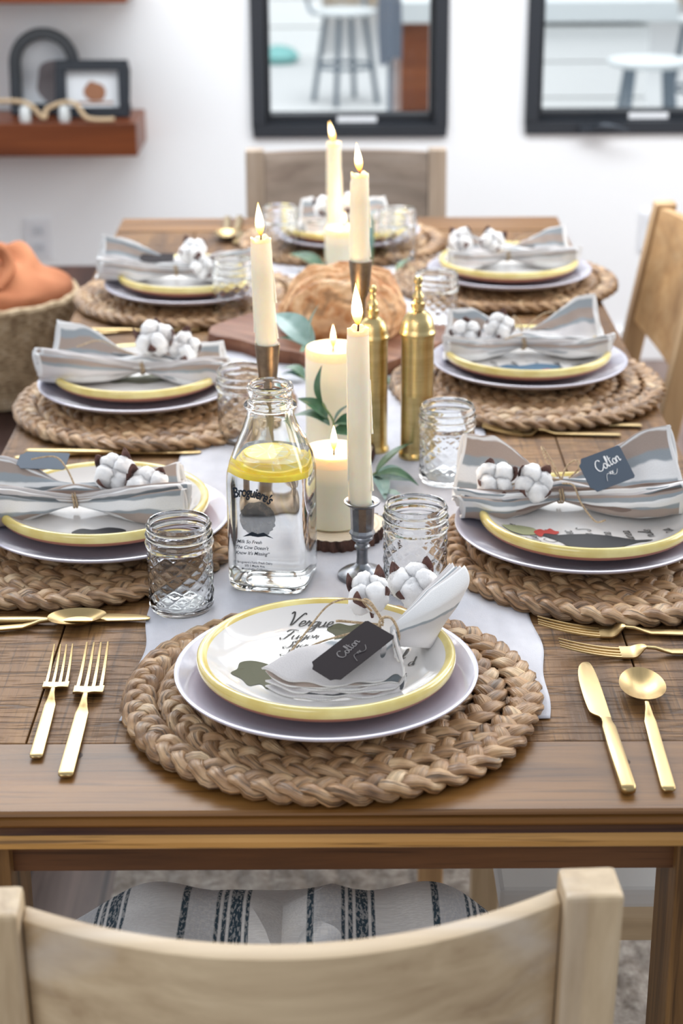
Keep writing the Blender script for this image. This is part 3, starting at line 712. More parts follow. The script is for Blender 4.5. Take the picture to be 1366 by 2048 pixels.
chair('tan wooden chair cut by the right edge, nearer than the leaning one', (.61, 2.43, 0), pi/2, top=.842, panel=(.625, .835), mx='tan_y', mz='tan_z', my='tan_y', group=grp, lean=10, bulge=.035, dip=.7)
chair('pale chair with white woven seat pushed under the table, beyond the right table leg', (.67, 1.825, 0), pi/2, top=.842, panel=(.625, .835), group=grp, lean=10)
# cushion on the near chair
mb = MB()
def pil(a, b):
    th = a*2*pi; ph = (b-.5)*pi
    n = 4.0
    f = lambda v, e: math.copysign(abs(v)**e, v)
    x = .232*f(cos(th), .42)*f(cos(ph), .5); y = .15*f(sin(th), .42)*f(cos(ph), .5); z = .066*f(sin(ph), .8)
    z *= (1-.45*exp(-((x-.008)/.014)**2))
    k = 1-.5*(abs(x)/.218)**4
    z *= max(k, .3); 
    z += .007*sin(x*46+y*9)*(1 if z > 0 else .2) + .006*NZ.noise(Vector((x*14, y*14, z*10)))
    return (x, y, z)
mb.grid(pil, 160, 60, closeu=True)
tag(mb.build('seat_cushion', M['pillow'], loc=(-.055, 1.300, .540)), 'cream cushion with dark blue woven stripes on the near chair', 'cushion')
# rug
mb = MB()
def rg(a, b):
    x = -.345+a*1.7; y = .3+b*3.05
    return (x, y, .004+.008*abs(sin(x*60+sin(y*30)*.5))*abs(sin(y*45+(pi/2 if int(x*60/pi) % 2 else 0)))+.001*NZ.noise(Vector((x*30, y*30, 0))))
mb.grid(rg, 420, 420); mb.box(-.345, 1.355, .3, 3.35, .001, .004)
tag(mb.build('rug', M['rug']), 'chunky grey beige knitted jute rug under the table', 'rug')
# runner
mb = MB()
def rn(a, b):
    x = -.196+a*.384; y = 1.424+b*1.79
    x += .004*sin(y*17)+.002*sin(y*53)
    e = min(a, 1-a, b*4, (1-b)*4)
    z = TZ+.0012 + (.0011*(1+NZ.noise(Vector((x*22, y*7, 1)))) + .0008*(1+sin(x*70+y*12)))*min(1, e*12)*.8
    return (x, y, z)
mb.grid(rn, 100, 300)
o = mb.build('table_runner', M['runner']); tag(o, 'pale grey white linen runner down the middle of the table', 'table runner')
m_ = o.modifiers.new('s', 'SOLIDIFY'); m_.thickness = .0008; m_.offset = 1
# ------------------------------------------------------------------ braided placemats
def mat_mesh(seed):
    r_ = random.Random(seed); mb = MB()
    W = .0315; Rm = .19; turns = (Rm-.018)/W; pitch = .062
    # spiral from the middle outwards, end of the braid at the rim
    pts = []; th = 0; L = 0; r = .010
    T1 = 2*pi*5; r0 = Rm-W/2-5*W
    while th < T1+2*pi*.985:
        pts.append((r*cos(th), r*sin(th), th, r, L)); d = .004; dth = d/max(r, .01); th += dth; L += d; k_ = th/(2*pi)-.0; fl = int(k_); fr_ = k_-fl; r = max(.010, r0+W*(fl+(ss((fr_-.84)/.16) if fl < 5 else -.12*ss((fr_-.9)/.1))))
    # last half turn closes onto the circle
    for k in range(3):
        ph0 = 2*pi*k/3; rows = []; seg = 14
        for (x, y, th, r, L) in pts:
            ph = 2*pi*L/pitch+ph0
            lat = .0100*sin(ph); ver = .0036*sin(2*ph)
            dx = .0100*cos(ph)*2*pi/pitch; dz = .0072*cos(2*ph)*2*pi/pitch
            rad = Vector((cos(th), sin(th), 0)); tan = Vector((-sin(th), cos(th), 0))
            c = rad*(r+lat)+Vector((0, 0, .0078+ver))
            T = (tan+rad*dx*.9+Vector((0, 0, dz*.8))).normalized()
            N = (Vector((0, 0, 1))-T*T.z).normalized(); B = T.cross(N)
            plump = .52+.50*abs(cos(ph+.35))**.8+.04*sin(L*310+k)
            for q in range(seg):
                a = 2*pi*q/seg
                rr = 1+.10*sin(q*2.4+k*2+L*12)+.07*sin(q*5.1+L*40)
                rows.append(c + B*cos(a)*.0094*plump*rr + N*sin(a)*.0060*(.5+.5*plump)*rr)
        n = len(pts); uv = [((i*.004)/.062+k*7.3, q/seg) for i in range(n) for q in range(seg)]
        fs = [(i*seg+q, i*seg+(q+1) % seg, (i+1)*seg+(q+1) % seg, (i+1)*seg+q) for i in range(n-1) for q in range(seg)]
        fs += [tuple(range(seg)), tuple((n-1)*seg+q for q in range(seg))]
        for i, v in enumerate(rows):
            if v.z < .0006: v.z = .0006
        mb.add(rows, fs, 0, uv)
    # frayed end and loose fibres
    x, y, th, r, L = pts[-1]
    for k in range(26):
        a = th+r_.uniform(-.03, .03); rr = r+r_.uniform(-.011, .009); b = a+r_.uniform(.06, .13); r2 = rr+r_.uniform(-.006, .007)
        mb.tube([(rr*cos(a), rr*sin(a), r_.uniform(.003, .012)), (r2*cos((a+b)/2), r2*sin((a+b)/2), r_.uniform(.004, .014)), (r2*cos(b), r2*sin(b), r_.uniform(.001, .010))], [.0026, .0018, .0007], 5)
    for k in range(40):
        a = r_.uniform(0, 2*pi); rr = r_.uniform(.06, .18); l = r_.uniform(.004, .010); d = r_.uniform(0, 2*pi); z = .0125
        mb.tube([(rr*cos(a), rr*sin(a), z-.003), (rr*cos(a)+l*.5*cos(d), rr*sin(a)+l*.5*sin(d), z+r_.uniform(0, .004)), (rr*cos(a)+l*cos(d), rr*sin(a)+l*sin(d), z-.002)], [.0004, .0004, .0002], 3, caps=False)
    return mb
mat0 = mat_mesh(3).build('placemat', M['braid'], angle=80)
SET = {  # place settings: mat centre, plate centre, words that find them; centres taken from image pixels, depths remapped for the refitted camera
 'front': ((-.009, 1.459), (-.0144, 1.4515), 'at the near end of the table', R(-4)),
 'Rn': ((.293, 1.7972), (.258, 1.7972), 'nearest on the right side', 2.0),
 'R2': ((.258, 2.3909), (.2627, 2.4140), 'in the middle of the right side', 1.0),
 'R3': ((.277, 2.9686), (.2816, 2.9391), 'farthest on the right side', 5.0),
 'head': ((.005, 3.2714), (.009, 3.2356), 'at the far head of the table', 4.0),
 'L3': ((-.246, 2.8855), (-.2461, 2.8561), 'farthest on the left side', 3.1),
 'L2': ((-.250, 2.3153), (-.2709, 2.3206), 'in the middle of the left side', 2.6),
 'Ln': ((-.300, 1.8423), (-.2577, 1.8318), 'nearest on the left side', .9)}
first = True
for k, (mc, pc, words, rot) in SET.items():
    o = mat0 if first else mat0.copy()
    if not first: COL.objects.link(o)
    first = False
    zz = .0022 if k in ('front', 'head') else .0022
    o.location = (mc[0], mc[1], TZ+zz); o.rotation_euler = (0, 0, rot)
    tag(o, 'round braided rush placemat '+words, 'placemat', 'braided placemats')
MT = TZ+.0022+.0146       # top of a placemat

# ------------------------------------------------------------------ plates
def plate_white():
    P = [(0, 0), (.074, 0), (.078, .0005), (.084, .003), (.105, .0085), (.125, .0155), (.1345, .0205), (.1362, .0222), (.1362, .0236), (.1345, .0242), (.1315, .0232), (.122, .0188), (.104, .0128), (.086, .0078), (.07, .0062), (.03, .0058), (0, .0058)]
    mb = MB(); mb.lathe(P, 128, mis=[0]*16); return mb
PZ = MT
wp0 = plate_white().build('dinner_plate', M['china'], angle=70)
P2 = [(0, 0), (.066, 0), (.070, .001), (.082, .004), (.098, .0105), (.1075, .0140), (.1128, .0165), (.1156, .0205), (.1163, .0242), (.1158, .0280), (.1140, .0298), (.1105, .0296), (.1070, .0268), (.100, .0218), (.090, .0160), (.078, .0124), (.066, .0112), (.03, .0105), (0, .0105)]
mis = [1]*7+[2]*5+[0]*6
def salad():
    mb = MB(); mb.lathe(P2, 128, mis=mis); return mb.build('salad_plate', [M['china_in'], M['terra'], M['yellow']], angle=70)
sp0 = salad()
IN = [(0, .0105), (.03, .0105), (.066, .0112), (.078, .0124), (.090, .0160), (.100, .0218), (.1070, .0268)]
def plate_z(x, y):
    r = sqrt(x*x+y*y)
    for (a, za), (b, zb) in zip(IN, IN[1:]):
        if r <= b: return za+(zb-za)*(r-a)/(b-a)+.00045
    return .0275
SPZ = PZ+.0078
plates = {}
pl_desc = {'front': 'white inside with script writing, under the front napkin', 'Rn': 'printed with a dark hen with a red comb', 'R2': 'with a blue feather print, mid right', 'R3': 'with green and red print, far right', 'head': 'at the far head of the table', 'L3': 'under the far left napkin', 'L2': 'under the mid left napkin', 'Ln': 'mostly plain, under the near left napkin'}
for i, (k, (mc, pc, words, rot)) in enumerate(SET.items()):
    a = wp0 if i == 0 else wp0.copy(); b = sp0 if i == 0 else sp0.copy()
    if i: COL.objects.link(a); COL.objects.link(b)
    a.location = (pc[0], pc[1], PZ); tag(a, 'lilac white dinner plate under the yellow rimmed one, '+words, 'plate', 'white dinner plates')
    dx = {'front': .0, 'Rn': .006, 'R2': -.002, 'R3': .0, 'Ln': -.004, 'L2': -.002}.get(k, 0)
    dy = {'L2': .015, 'L3': .016, 'R3': .015, 'Ln': .014, 'front': .006, 'Rn': .004, 'R2': .006}.get(k, 0)
    b.location = (pc[0]+dx, pc[1]+dy, SPZ); plates[k] = b
    tag(b, 'yellow rimmed terracotta plate '+pl_desc[k], 'plate', 'yellow rimmed plates')
for k in SET: SET[k] = SET[k]+((plates[k].location.x, plates[k].location.y),)
def print_shape(mb, outline, mi=0, sub=2, cx=0, cy=0, s=1.0, rot=0, lift=0, smooth=6):
    c_, s_ = cos(rot), sin(rot)
    pts = [( (x*c_-y*s_)*s+cx, (x*s_+y*c_)*s+cy) for x, y in outline]
    n = len(pts); cl = [pts[(i) % n] for i in range(n+1)]
    P = []
    for i in range(n):
        p = [Vector((*pts[(i+j) % n], 0)) for j in (-1, 0, 1, 2)]
        for f in range(smooth):
            t = f/smooth; P.append(.5*((2*p[1])+(p[2]-p[0])*t+(2*p[0]-5*p[1]+4*p[2]-p[3])*t*t+(3*p[1]-p[0]-3*p[2]+p[3])*t**3))
    bm = bmesh.new(); vs = [bm.verts.new(v) for v in P]; f = bm.faces.new(vs)
    bmesh.ops.triangulate(bm, faces=[f])
    for _ in range(3):
        es = [e for e in bm.edges if e.calc_length() > .008]
        if es: bmesh.ops.subdivide_edges(bm, edges=es, cuts=1); bmesh.ops.triangulate(bm, faces=bm.faces)
    bm.verts.index_update()
    mb.add([(v.co.x, v.co.y, plate_z(v.co.x, v.co.y)+lift) for v in bm.verts], [tuple(v.index for v in f.verts) for f in bm.faces], mi); bm.free()
def script_on(mb, words, x, y, s, rot=0, mi=0, w=.09, shear=.45, lift=.0002):
    M4 = Matrix.Translation((x, y, 0)) @ Matrix.Rotation(rot, 4, 'Z') @ Matrix(((s, s*shear, 0, 0), (0, s, 0, 0), (0, 0, s, 0), (0, 0, 0, 1)))
    handwriting(mb, words, M4, w, mi, zf=lambda a, b: plate_z(a, b)+lift)
HEN = [(-.052,.012),(-.044,.016),(-.036,.010),(-.022,.012),(.0,.012),(.022,.004),(.036,-.004),(.050,-.006),(.052,-.010),(.040,-.011),(.028,-.018),(.016,-.026),(-.004,-.026),(-.018,-.028),(-.028,-.020),(-.032,-.010),(-.040,.0)]
COMB = [(-.056,.018),(-.050,.024),(-.045,.021),(-.040,.026),(-.036,.020),(-.032,.018),(-.036,.011),(-.046,.013),(-.050,.005),(-.054,.009)]
FEATHER = [(-.03,0),(-.02,.012),(-.005,.009),(.012,.016),(.03,.010),(.034,0),(.02,-.008),(.004,-.014),(-.012,-.010),(-.024,-.012)]
# front plate
b = plates['front']; mb = MB()
for wds, x, y, s in (('Vergue', -.038, .081, .0150), ('Fuger', -.044, .060, .0145), ('Sugue', -.041, .042, .0135), ('Suis', -.043, .027, .0125), ('cruce', -.036, .014, .011)): script_on(mb, wds, x, y, s)
script_on(mb, 'ous', .070, .038, .014, .35); script_on(mb, "ral", .054, .014, .015, .15); script_on(mb, 'g', .093, .030, .014, .3); script_on(mb, 'or d', .058, -.002, .013, .2); script_on(mb, 'Sua', .050, -.026, .014, .25); script_on(mb, 'ees', .042, -.042, .011, .25)
mb.build('script_print', M['ink'], b, smooth=False)
mb = MB(); print_shape(mb, [(-.032,.004),(-.030,.016),(-.020,.020),(-.008,.014),(.002,.008),(.022,.010),(.042,.028),(.036,.030),(.020,.018),(.004,.002),(-.002,-.010),(-.008,-.026),(-.014,-.018),(-.022,-.022),(-.028,-.012),(-.036,-.006)], cx=-.041, cy=-.010, s=1.22)
print_shape(mb, [(0,.0),(.004,.022),(-.004,.034),(.006,.042),(.018,.038),(.030,.040),(.036,.030),(.034,.012),(.036,0),(.018,-.004)], cx=.004, cy=.044)
mb.build('leaf_print', M['olive'], b, smooth=False)
mb = MB(); print_shape(mb, [(0,0),(.012,.008),(.030,.010),(.050,.006),(.050,-.004),(.036,-.012),(.018,-.012),(.004,-.010)], cx=-.008, cy=.030, lift=.0002)
mb.build('poppy_print', M['redbrown'], b, smooth=False)
# near right plate
b = plates['Rn']; mb = MB()
for i, (wds, x) in enumerate((('Vincus', -.072), ('Sue co', -.055), ('Carior', -.036), ('nun ec', -.014), ('Ceus S', .006), ('Fiche', .026), ('ulinea', .047), ('nule', .068), ('cus', .087))):
    script_on(mb, wds, x, -.052 if 0 < i < 7 else -.04, .0135, R(97), shear=.2, w=.08)
mb.build('script_print', M['ink'], b, smooth=False)
mb = MB(); print_shape(mb, HEN, cx=.004, cy=-.042, s=1.12, lift=.0004); mb.build('hen_print', M['charcoal'], b, smooth=False)
mb = MB(); print_shape(mb, COMB, cx=.004, cy=-.042, s=1.12, lift=.0006); mb.build('comb_print', M['red'], b, smooth=False)
mb = MB(); print_shape(mb, [(0,0),(.016,.012),(.034,.006),(.036,-.010),(.020,-.016),(.004,-.012)], cx=-.092, cy=-.018, s=1.0, lift=.0004); mb.build('foliage_print', M['mossy'], b, smooth=False)
b = plates['R2']; mb = MB(); print_shape(mb, FEATHER, cx=-.004, cy=-.042, s=1.35, lift=.0004); mb.build('feather_print', M['bluep'], b, smooth=False)
mb = MB(); print_shape(mb, FEATHER, cx=.012, cy=-.062, s=.8, lift=.0006); mb.build('flower_print', M['red'], b, smooth=False)
mb = MB()
for i, wds in enumerate(('Vincus', 'Sue co', 'Carior', 'Ceus S', 'ulinea', 'nule')): script_on(mb, wds, -.07+i*.029, -.05, .014, R(97), shear=.2, w=.09)
mb.build('script_print', M['ink'], b, smooth=False)
b = plates['R3']; mb = MB(); print_shape(mb, FEATHER, cx=.02, cy=-.065, s=1.3, lift=.0004); mb.build('leaf_print', M['mossy'], b, smooth=False)
mb = MB(); print_shape(mb, FEATHER, cx=-.045, cy=-.06, s=.9, lift=.0004); mb.build('flower_print', M['redbrown'], b, smooth=False)
b = plates['Ln']; mb = MB(); print_shape(mb, FEATHER, cx=.0, cy=-.062, s=.9, lift=.0004); mb.build('bird_print', M['charcoal'], b, smooth=False)
b = plates['L2']; mb = MB(); print_shape(mb, FEATHER, cx=-.0, cy=.0, s=1.4, lift=.0004); mb.build('leaf_print', M['olive'], b, smooth=False)

# ------------------------------------------------------------------ napkins, pinched in the middle like a bow
SEC = [(1.0, 1.0, 'b'), (.72, .52, 'b'), (.3, .10, 'b'), (-.3, .12, 'f'), (-.74, .66, 'f'), (-.93, 1.0, 'f'), (-1.07, .86, 'f'), (-1.04, .34, 'f'), (-.62, -.02, 'f'), (.2, -.03, 'f'), (.82, .26, 'b'), (1.06, .92, 'b')]
def napkin(name, loc, rz, Ll, Lr, wl, wr, hf, hb, mat, label, seed, knot=.011, kz=.016, tilt=(0, 0)):
    r_ = random.Random(seed); t = thing('linen_napkin', label, 'napkin', loc, rz, 'napkins tied with twine'); p1, p2, p3 = [r_.uniform(0, 6) for _ in range(3)]
    hbL, hbR = hb if isinstance(hb, tuple) else (hb, hb); hfL, hfR = hf if isinstance(hf, tuple) else (hf, hf)
    def sheet(sc_, lift, ex, ph):
        def fn(a, b):
            u = a*2-1; s = abs(u); L = Ll if u < 0 else Lr; w = wl if u < 0 else wr
            Hb = hbL if u < 0 else hbR; Hf = hfL if u < 0 else hfR
            pts = [(y*w*sc_, (Hb if k == 'b' else Hf)*z) for y, z, k in SEC]
            q = cr([(y, z, 0) for y, z in pts], b)
            open_ = ss(s*1.25)**.75
            kn = cr([(cos(2*pi*(i/11)+.3)*knot*.9, kz+sin(2*pi*(i/11)+.3)*knot*.75, 0) for i in range(12)], b)
            f = (1-open_)
            rip = .0034*sin(b*2*pi*8+p1+ph+1.5*sin(s*3+p2))*(1-s*.75)*min(1, s*3+.25) + .0034*sin(b*2*pi*4+p2+s*2.4)*open_*s + .0055*NZ.noise(Vector((u*2.2+p1, b*7, ph)))*open_ + .0022*NZ.noise(Vector((u*6+p3, b*22, ph)))*min(1, s*3)
            y = q.x*open_+kn.x*f; z = q.y*open_+kn.y*f
            z = z + rip*.8; y = y+rip*.6*cos(b*20)
            x = u*L*ex*(1+.05*sin(b*2*pi*1+p3)*s + .03*sin(b*2*pi*3+ph)*s)
            bel = (1-(2*s-1)**2)   # each wing bellies forward between knot and hem
            y -= .006*bel*(.5 if b < .3 else 1)
            z += lift + (tilt[0] if u < 0 else tilt[1])*s*s
            z = max(z, .0012)
            return (x, y, z)
        mb = MB(); mb.grid(fn, 81, 110, uvf=lambda a, b: (a, b*1.0+ph*.11)); return mb
    o = sheet(1, .0, 1, 0).build('outer_fold', mat, t, angle=180); m_ = o.modifiers.new('s', 'SOLIDIFY'); m_.thickness = .0011; m_.offset = 0
    o = sheet(.93, .0034, .975, 2.1).build('inner_fold', mat, t, angle=180); m_ = o.modifiers.new('s', 'SOLIDIFY'); m_.thickness = .0011; m_.offset = 0
    o = sheet(.86, .0062, 1.012, 4.0).build('inner_fold', mat, t, angle=180); m_ = o.modifiers.new('s', 'SOLIDIFY'); m_.thickness = .0011; m_.offset = 0
    return t
def twine(loc, rz, label, r1=.0135, tails=(), kz=.016, seed=1):
    """two turns round the waist, a small bow and loose tails"""
    t = thing('twine_tie', label, 'twine', loc, rz, 'twine ties')
    mb = MB()
    for dx in (-.0016, .0014): mb.tube([(dx+.0012*sin(a*.5), cos(2*pi*a/28)*r1, kz+sin(2*pi*a/28)*r1*.86) for a in range(29)], .00115, 6, caps=False)
    mb.build('loop', M['twine'], t)
    mb = MB(); mb.tube(smooth_path([(-.003, -.002, kz+r1*.84), (0, .002, kz+r1*1.0), (.003, 0, kz+r1*.9), (0, -.003, kz+r1*.86), (-.002, 0, kz+r1)], 16), .0013, 6); mb.build('knot', M['twine'], t)
    for tl in tails:
        mb = MB(); mb.tube(smooth_path(tl, 26), .0010, 6); mb.build('tail', M['twine'], t)
    return t
def boll(loc, rot, label, s=1.0, seed=1, grp='cotton bolls tucked into the napkins', fuzz=True, nh=4):
    r_ = random.Random(seed); t = thing('cotton_boll', label, 'cotton boll', loc, 0, grp, rot=rot); t.scale = (s, s, s)
    bm = bmesh.new()
    for k in range(4):
        a = k*pi/2+.4; tmp = bmesh.new(); bmesh.ops.create_icosphere(tmp, subdivisions=4, radius=1)
        sx = r_.uniform(.9, 1.1)
        for v in tmp.verts:
            d = v.co.normalized(); n1 = NZ.noise(d*1.5+Vector((k*5+seed*3, 0, 0)))*.22 + NZ.noise(d*4+Vector((k, seed, 3)))*.07+NZ.noise(d*14+Vector((k, seed, 3)))*.04
            rr = 1+n1
            v.co = Vector((d.x*.0105*rr*sx, d.y*.0105*rr, d.z*.0135*rr))
        for v in tmp.verts:
            v.co += Vector((.0088*cos(a), .0088*sin(a), .013+.002*sin(k*2.4+seed)))
        me = bpy.data.meshes.new('x'); tmp.to_mesh(me); tmp.free(); bm.from_mesh(me); bpy.data.meshes.remove(me)
    me = bpy.data.meshes.new('fluff')
    if fuzz:
        bm.verts.ensure_lookup_table(); vs = list(bm.verts)
        for _ in range(900):
            v = r_.choice(vs); c = v.co; n = (c-Vector((0, 0, .012))).normalized()
            tdir = Vector((r_.uniform(-1, 1), r_.uniform(-1, 1), r_.uniform(-1, 1))); d = (n*.6+tdir*.7).normalized(); l = r_.uniform(.0015, .0045); sd = d.cross(Vector((.3, .5, .8))).normalized()*.00009
            a = bm.verts.new(c-sd); b_ = bm.verts.new(c+sd); e = bm.verts.new(c+d*l+tdir*.0006); bm.faces.new((a, b_, e))
    bm.to_mesh(me); bm.free(); me.materials.append(M['cotton']); me.polygons.foreach_set('use_smooth', [True]*len(me.polygons))
    o = bpy.data.objects.new('fluff', me); COL.objects.link(o); o.parent = t
    for k in range(nh):
        a = k*2*pi/nh+.2+pi/4+seed*.3; mb = MB(); ln = r_.uniform(.85, 1.1)
        def hk(u, v):
            w = .0088*sin(pi*min(1, u*.88+.12))**.8; ang = (v-.5)*1.5
            r = .005+.0150*sin(u*1.9)*ln; z = -.001+.030*u*ln
            rr = r-.004*(1-cos(ang))
            return (rr*cos(a)-w*sin(ang)*sin(a), rr*sin(a)+w*sin(ang)*cos(a), z)
        mb.grid(hk, 14, 9); o = mb.build('husk', M['husk'], t, angle=180); m_ = o.modifiers.new('s', 'SOLIDIFY'); m_.thickness = .0007
    mb = MB(); mb.tube([(0, 0, -.012), (0, 0, .002)], [.0012, .003], 8); mb.build('stalk', M['husk'], t)
    return t
def card(loc, rot, label, mat, w=.052, h=.034, text=None, parent_twine=None, tsize=.011):
    t = thing('name_tag', label, 'name tag', loc, 0, 'name tags', rot=rot)
    mb = MB(); c = .006; o = [(-w/2+c, -h/2), (w/2-.002, -h/2), (w/2, -h/2+.002), (w/2, h/2-.002), (w/2-.002, h/2), (-w/2+c, h/2), (-w/2+c*.6, h/2-.004), (-w/2, h/2-.0065), (-w/2, -h/2+.0065), (-w/2+c*.6, -h/2+.004)]
    n = len(o); mb.add([(x, y, 0) for x, y in o]+[(x, y, .0006) for x, y in o], [tuple(reversed(range(n))), tuple(range(n, 2*n))]+[(i, (i+1) % n, n+(i+1) % n, n+i) for i in range(n)])
    mb.build('card', mat, t, smooth=False)
    if text:
        mb = MB(); handwriting(mb, text, Matrix.Translation((-.012, -.001, .0009)) @ Matrix.Rotation(.12, 4, 'Z') @ Matrix.Diagonal((tsize, tsize, tsize, 1)), .1)
        handwriting(mb, 'xx', Matrix.Translation((.001, -.0075, .0009)) @ Matrix.Diagonal((tsize*.6, tsize*.6, tsize, 1)), .12)
        P = smooth_path([(-.006, -.013, .0009), (-.002, -.0055, .0009), (.008, -.009, .0009), (.013, -.004, .0009)], 14)
        mb.tube(P, .0003, 4); mb.build('handwriting', M['faint'] if tsize < .0125 else M['chalk'], t, smooth=False)
    return t
NZ0 = SPZ+.0112   # where a napkin rests inside the plate
def nk(k, kx, ky, **kw):
    return (kx, ky, NZ0+kw.get('dz', 0))
# right side
napkin('n', (.242, 1.8549, NZ0+.001), R(-3), .112, .128, .058, .062, (.030, .036), (.060, .060), M['linen'], 'striped napkin holding the blue Colton tag, nearest on the right', 11, tilt=(.002, .012))
napkin('n', (.258, 2.4539, NZ0+.001), R(0), .108, .112, .052, .056, (.030, .026), (.046, .056), M['linen_w'], 'striped napkin tied in a bow on the middle right plate', 12, tilt=(.0, .008))
napkin('n', (.282, 2.9791, NZ0+.001), R(2), .098, .108, .050, .052, (.026, .030), (.040, .044), M['linen_w'], 'striped napkin with two bolls on the farthest right plate', 13, tilt=(0, .004))
# left side
napkin('n', (-.292, 1.8475, NZ0+.001), R(2), .118, .120, .054, .052, (.044, .042), (.044, .030), M['linen'], 'grey and taupe striped napkin on the nearest left plate', 14)
napkin('n', (-.268, 2.3426, NZ0+.001), R(0), .128, .112, .056, .052, (.042, .032), (.052, .030), M['linen_w'], 'pale striped napkin curling over the middle left plate', 15, tilt=(.006, 0))
napkin('n', (-.268, 2.8887, NZ0+.001), R(0), .122, .128, .046, .046, (.030, .026), (.052, .032), M['linen_w'], 'pale striped napkin on the farthest left plate', 16, tilt=(.010, .006))
napkin('n', (.006, 3.2504, NZ0+.001), R(6), .075, .085, .050, .050, (.026, .026), (.040, .040), M['linen_w'], 'striped napkin on the plate at the far head', 17)
twine((.242, 1.8549, NZ0+.001), R(-3), 'twine round the near right napkin, a long tail over the plate', tails=[
  [(.0, -.006, .028), (.012, -.016, .030), (.020, -.034, .016), (.034, -.056, .004), (.044, -.062, .008)],
  [(0, 0, .030), (-.02, -.006, .034), (-.045, -.02, .034), (-.072, -.038, .034)],
  [(0, .0, .030), (.006, .006, .044), (.016, .004, .052), (.018, -.002, .044), (.008, -.004, .034)],
  [(0, 0, .030), (-.012, .012, .05), (-.022, .02, .062), (-.016, .004, .05), (-.004, 0, .034)]])
twine((.258, 2.4539, NZ0+.001), 0, 'twine round the middle right napkin with a tall loop', tails=[
  [(0, 0, .028), (.012, .006, .042), (.03, .014, .052), (.05, .02, .054)], [(0, 0, .028), (-.006, .004, .044), (-.014, .008, .050), (-.01, 0, .040), (-.002, 0, .03)], [(0, -.004, .026), (-.01, -.02, .03), (-.03, -.04, .030)]])
twine((.282, 2.9791, NZ0+.001), 0, 'twine round the farthest right napkin', tails=[[(0, 0, .028), (.02, .01, .042), (.04, .012, .046)], [(0, -.004, .026), (-.02, -.03, .026)]])
twine((-.292, 1.8475, NZ0+.001), R(2), 'thin twine round the near left napkin', tails=[[(0, 0, .028), (-.010, .012, .046), (-.024, .026, .054), (-.05, .03, .05)]])
twine((-.268, 2.3426, NZ0+.001), 0, 'thin twine round the middle left napkin', tails=[[(0, 0, .028), (-.03, .01, .036), (-.06, .02, .046), (-.09, .01, .04)], [(0, 0, .028), (.01, .01, .034), (.02, .02, .03)]])
twine((-.268, 2.8887, NZ0+.001), 0, 'thin twine round the farthest left napkin', tails=[[(0, 0, .028), (-.03, .006, .032)]])
twine((.006, 3.2504, NZ0+.001), R(6), 'twine round the napkin at the far head', tails=[[(0, 0, .028), (.02, .01, .034)]])
card((.287, 1.8318, NZ0+.052), (R(50), R(-6), R(33)), 'slate blue name tag reading Colton in white handwriting', M['tag'], text='Colton', w=.060, h=.040, tsize=.0125)
card((-.332, 1.8842, NZ0+.046), (R(18), 0, R(-6)), 'dark grey tag lying in the near left napkin', M['tag'], w=.056, h=.03)
card((-.300, 2.8950, NZ0+.034), (R(12), 0, R(2)), 'dark tag lying in the farthest left napkin', M['tag_dark'], w=.056, h=.03)
bl = NZ0+.02
boll((.166, 1.8454, bl+.010), (R(50), R(-12), R(15)), 'left cotton boll in the napkin with the Colton tag', 1.15, 2)
boll((.207, 1.8423, bl+.006), (R(48), R(10), R(0)), 'right cotton boll in the napkin with the Colton tag', 1.1, 5)
boll((.178, 2.4413, bl+.006), (R(55), R(-20), 0), 'left cotton boll on the middle right napkin', 1.1, 6)
boll((.221, 2.4518, bl+.012), (R(50), R(10), 0), 'cotton boll beside the knot of the middle right napkin', 1.1, 7)
boll((.208, 2.9738, bl+.014), (R(40), R(-30), 0), 'left cotton boll on the farthest right napkin', 1.15, 8)
boll((.252, 2.9791, bl+.012), (R(50), R(10), 0), 'right cotton boll on the farthest right napkin', 1.15, 9)
boll((-.246, 1.8601, bl+.012), (R(40), R(-8), 0), 'cotton boll by the knot of the near left napkin', 1.2, 10)
boll((-.212, 1.8391, bl+.006), (R(48), R(12), 0), 'cotton boll lowest on the right of the near left napkin', 1.2, 21)
boll((-.248, 2.3531, bl+.020), (R(35), R(-6), 0), 'larger cotton boll by the knot of the middle left napkin', 1.35, 12)
boll((-.214, 2.3531, bl+.012), (R(45), R(18), 0), 'cotton boll on the right of the middle left napkin', 1.15, 13)
boll((-.238, 2.8845, bl+.016), (R(35), R(-4), 0), 'upper cotton boll on the farthest left napkin', 1.2, 14)
boll((-.224, 2.8656, bl+.002), (R(60), R(12), 0), 'lower cotton boll on the farthest left napkin', 1.05, 15)
boll((-.022, 3.2451, bl+.014), (R(40), R(-14), 0), 'left cotton boll on the napkin at the far head', 1.2, 16)
boll((.018, 3.2451, bl+.016), (R(40), R(12), 0), 'right cotton boll on the napkin at the far head', 1.2, 17)

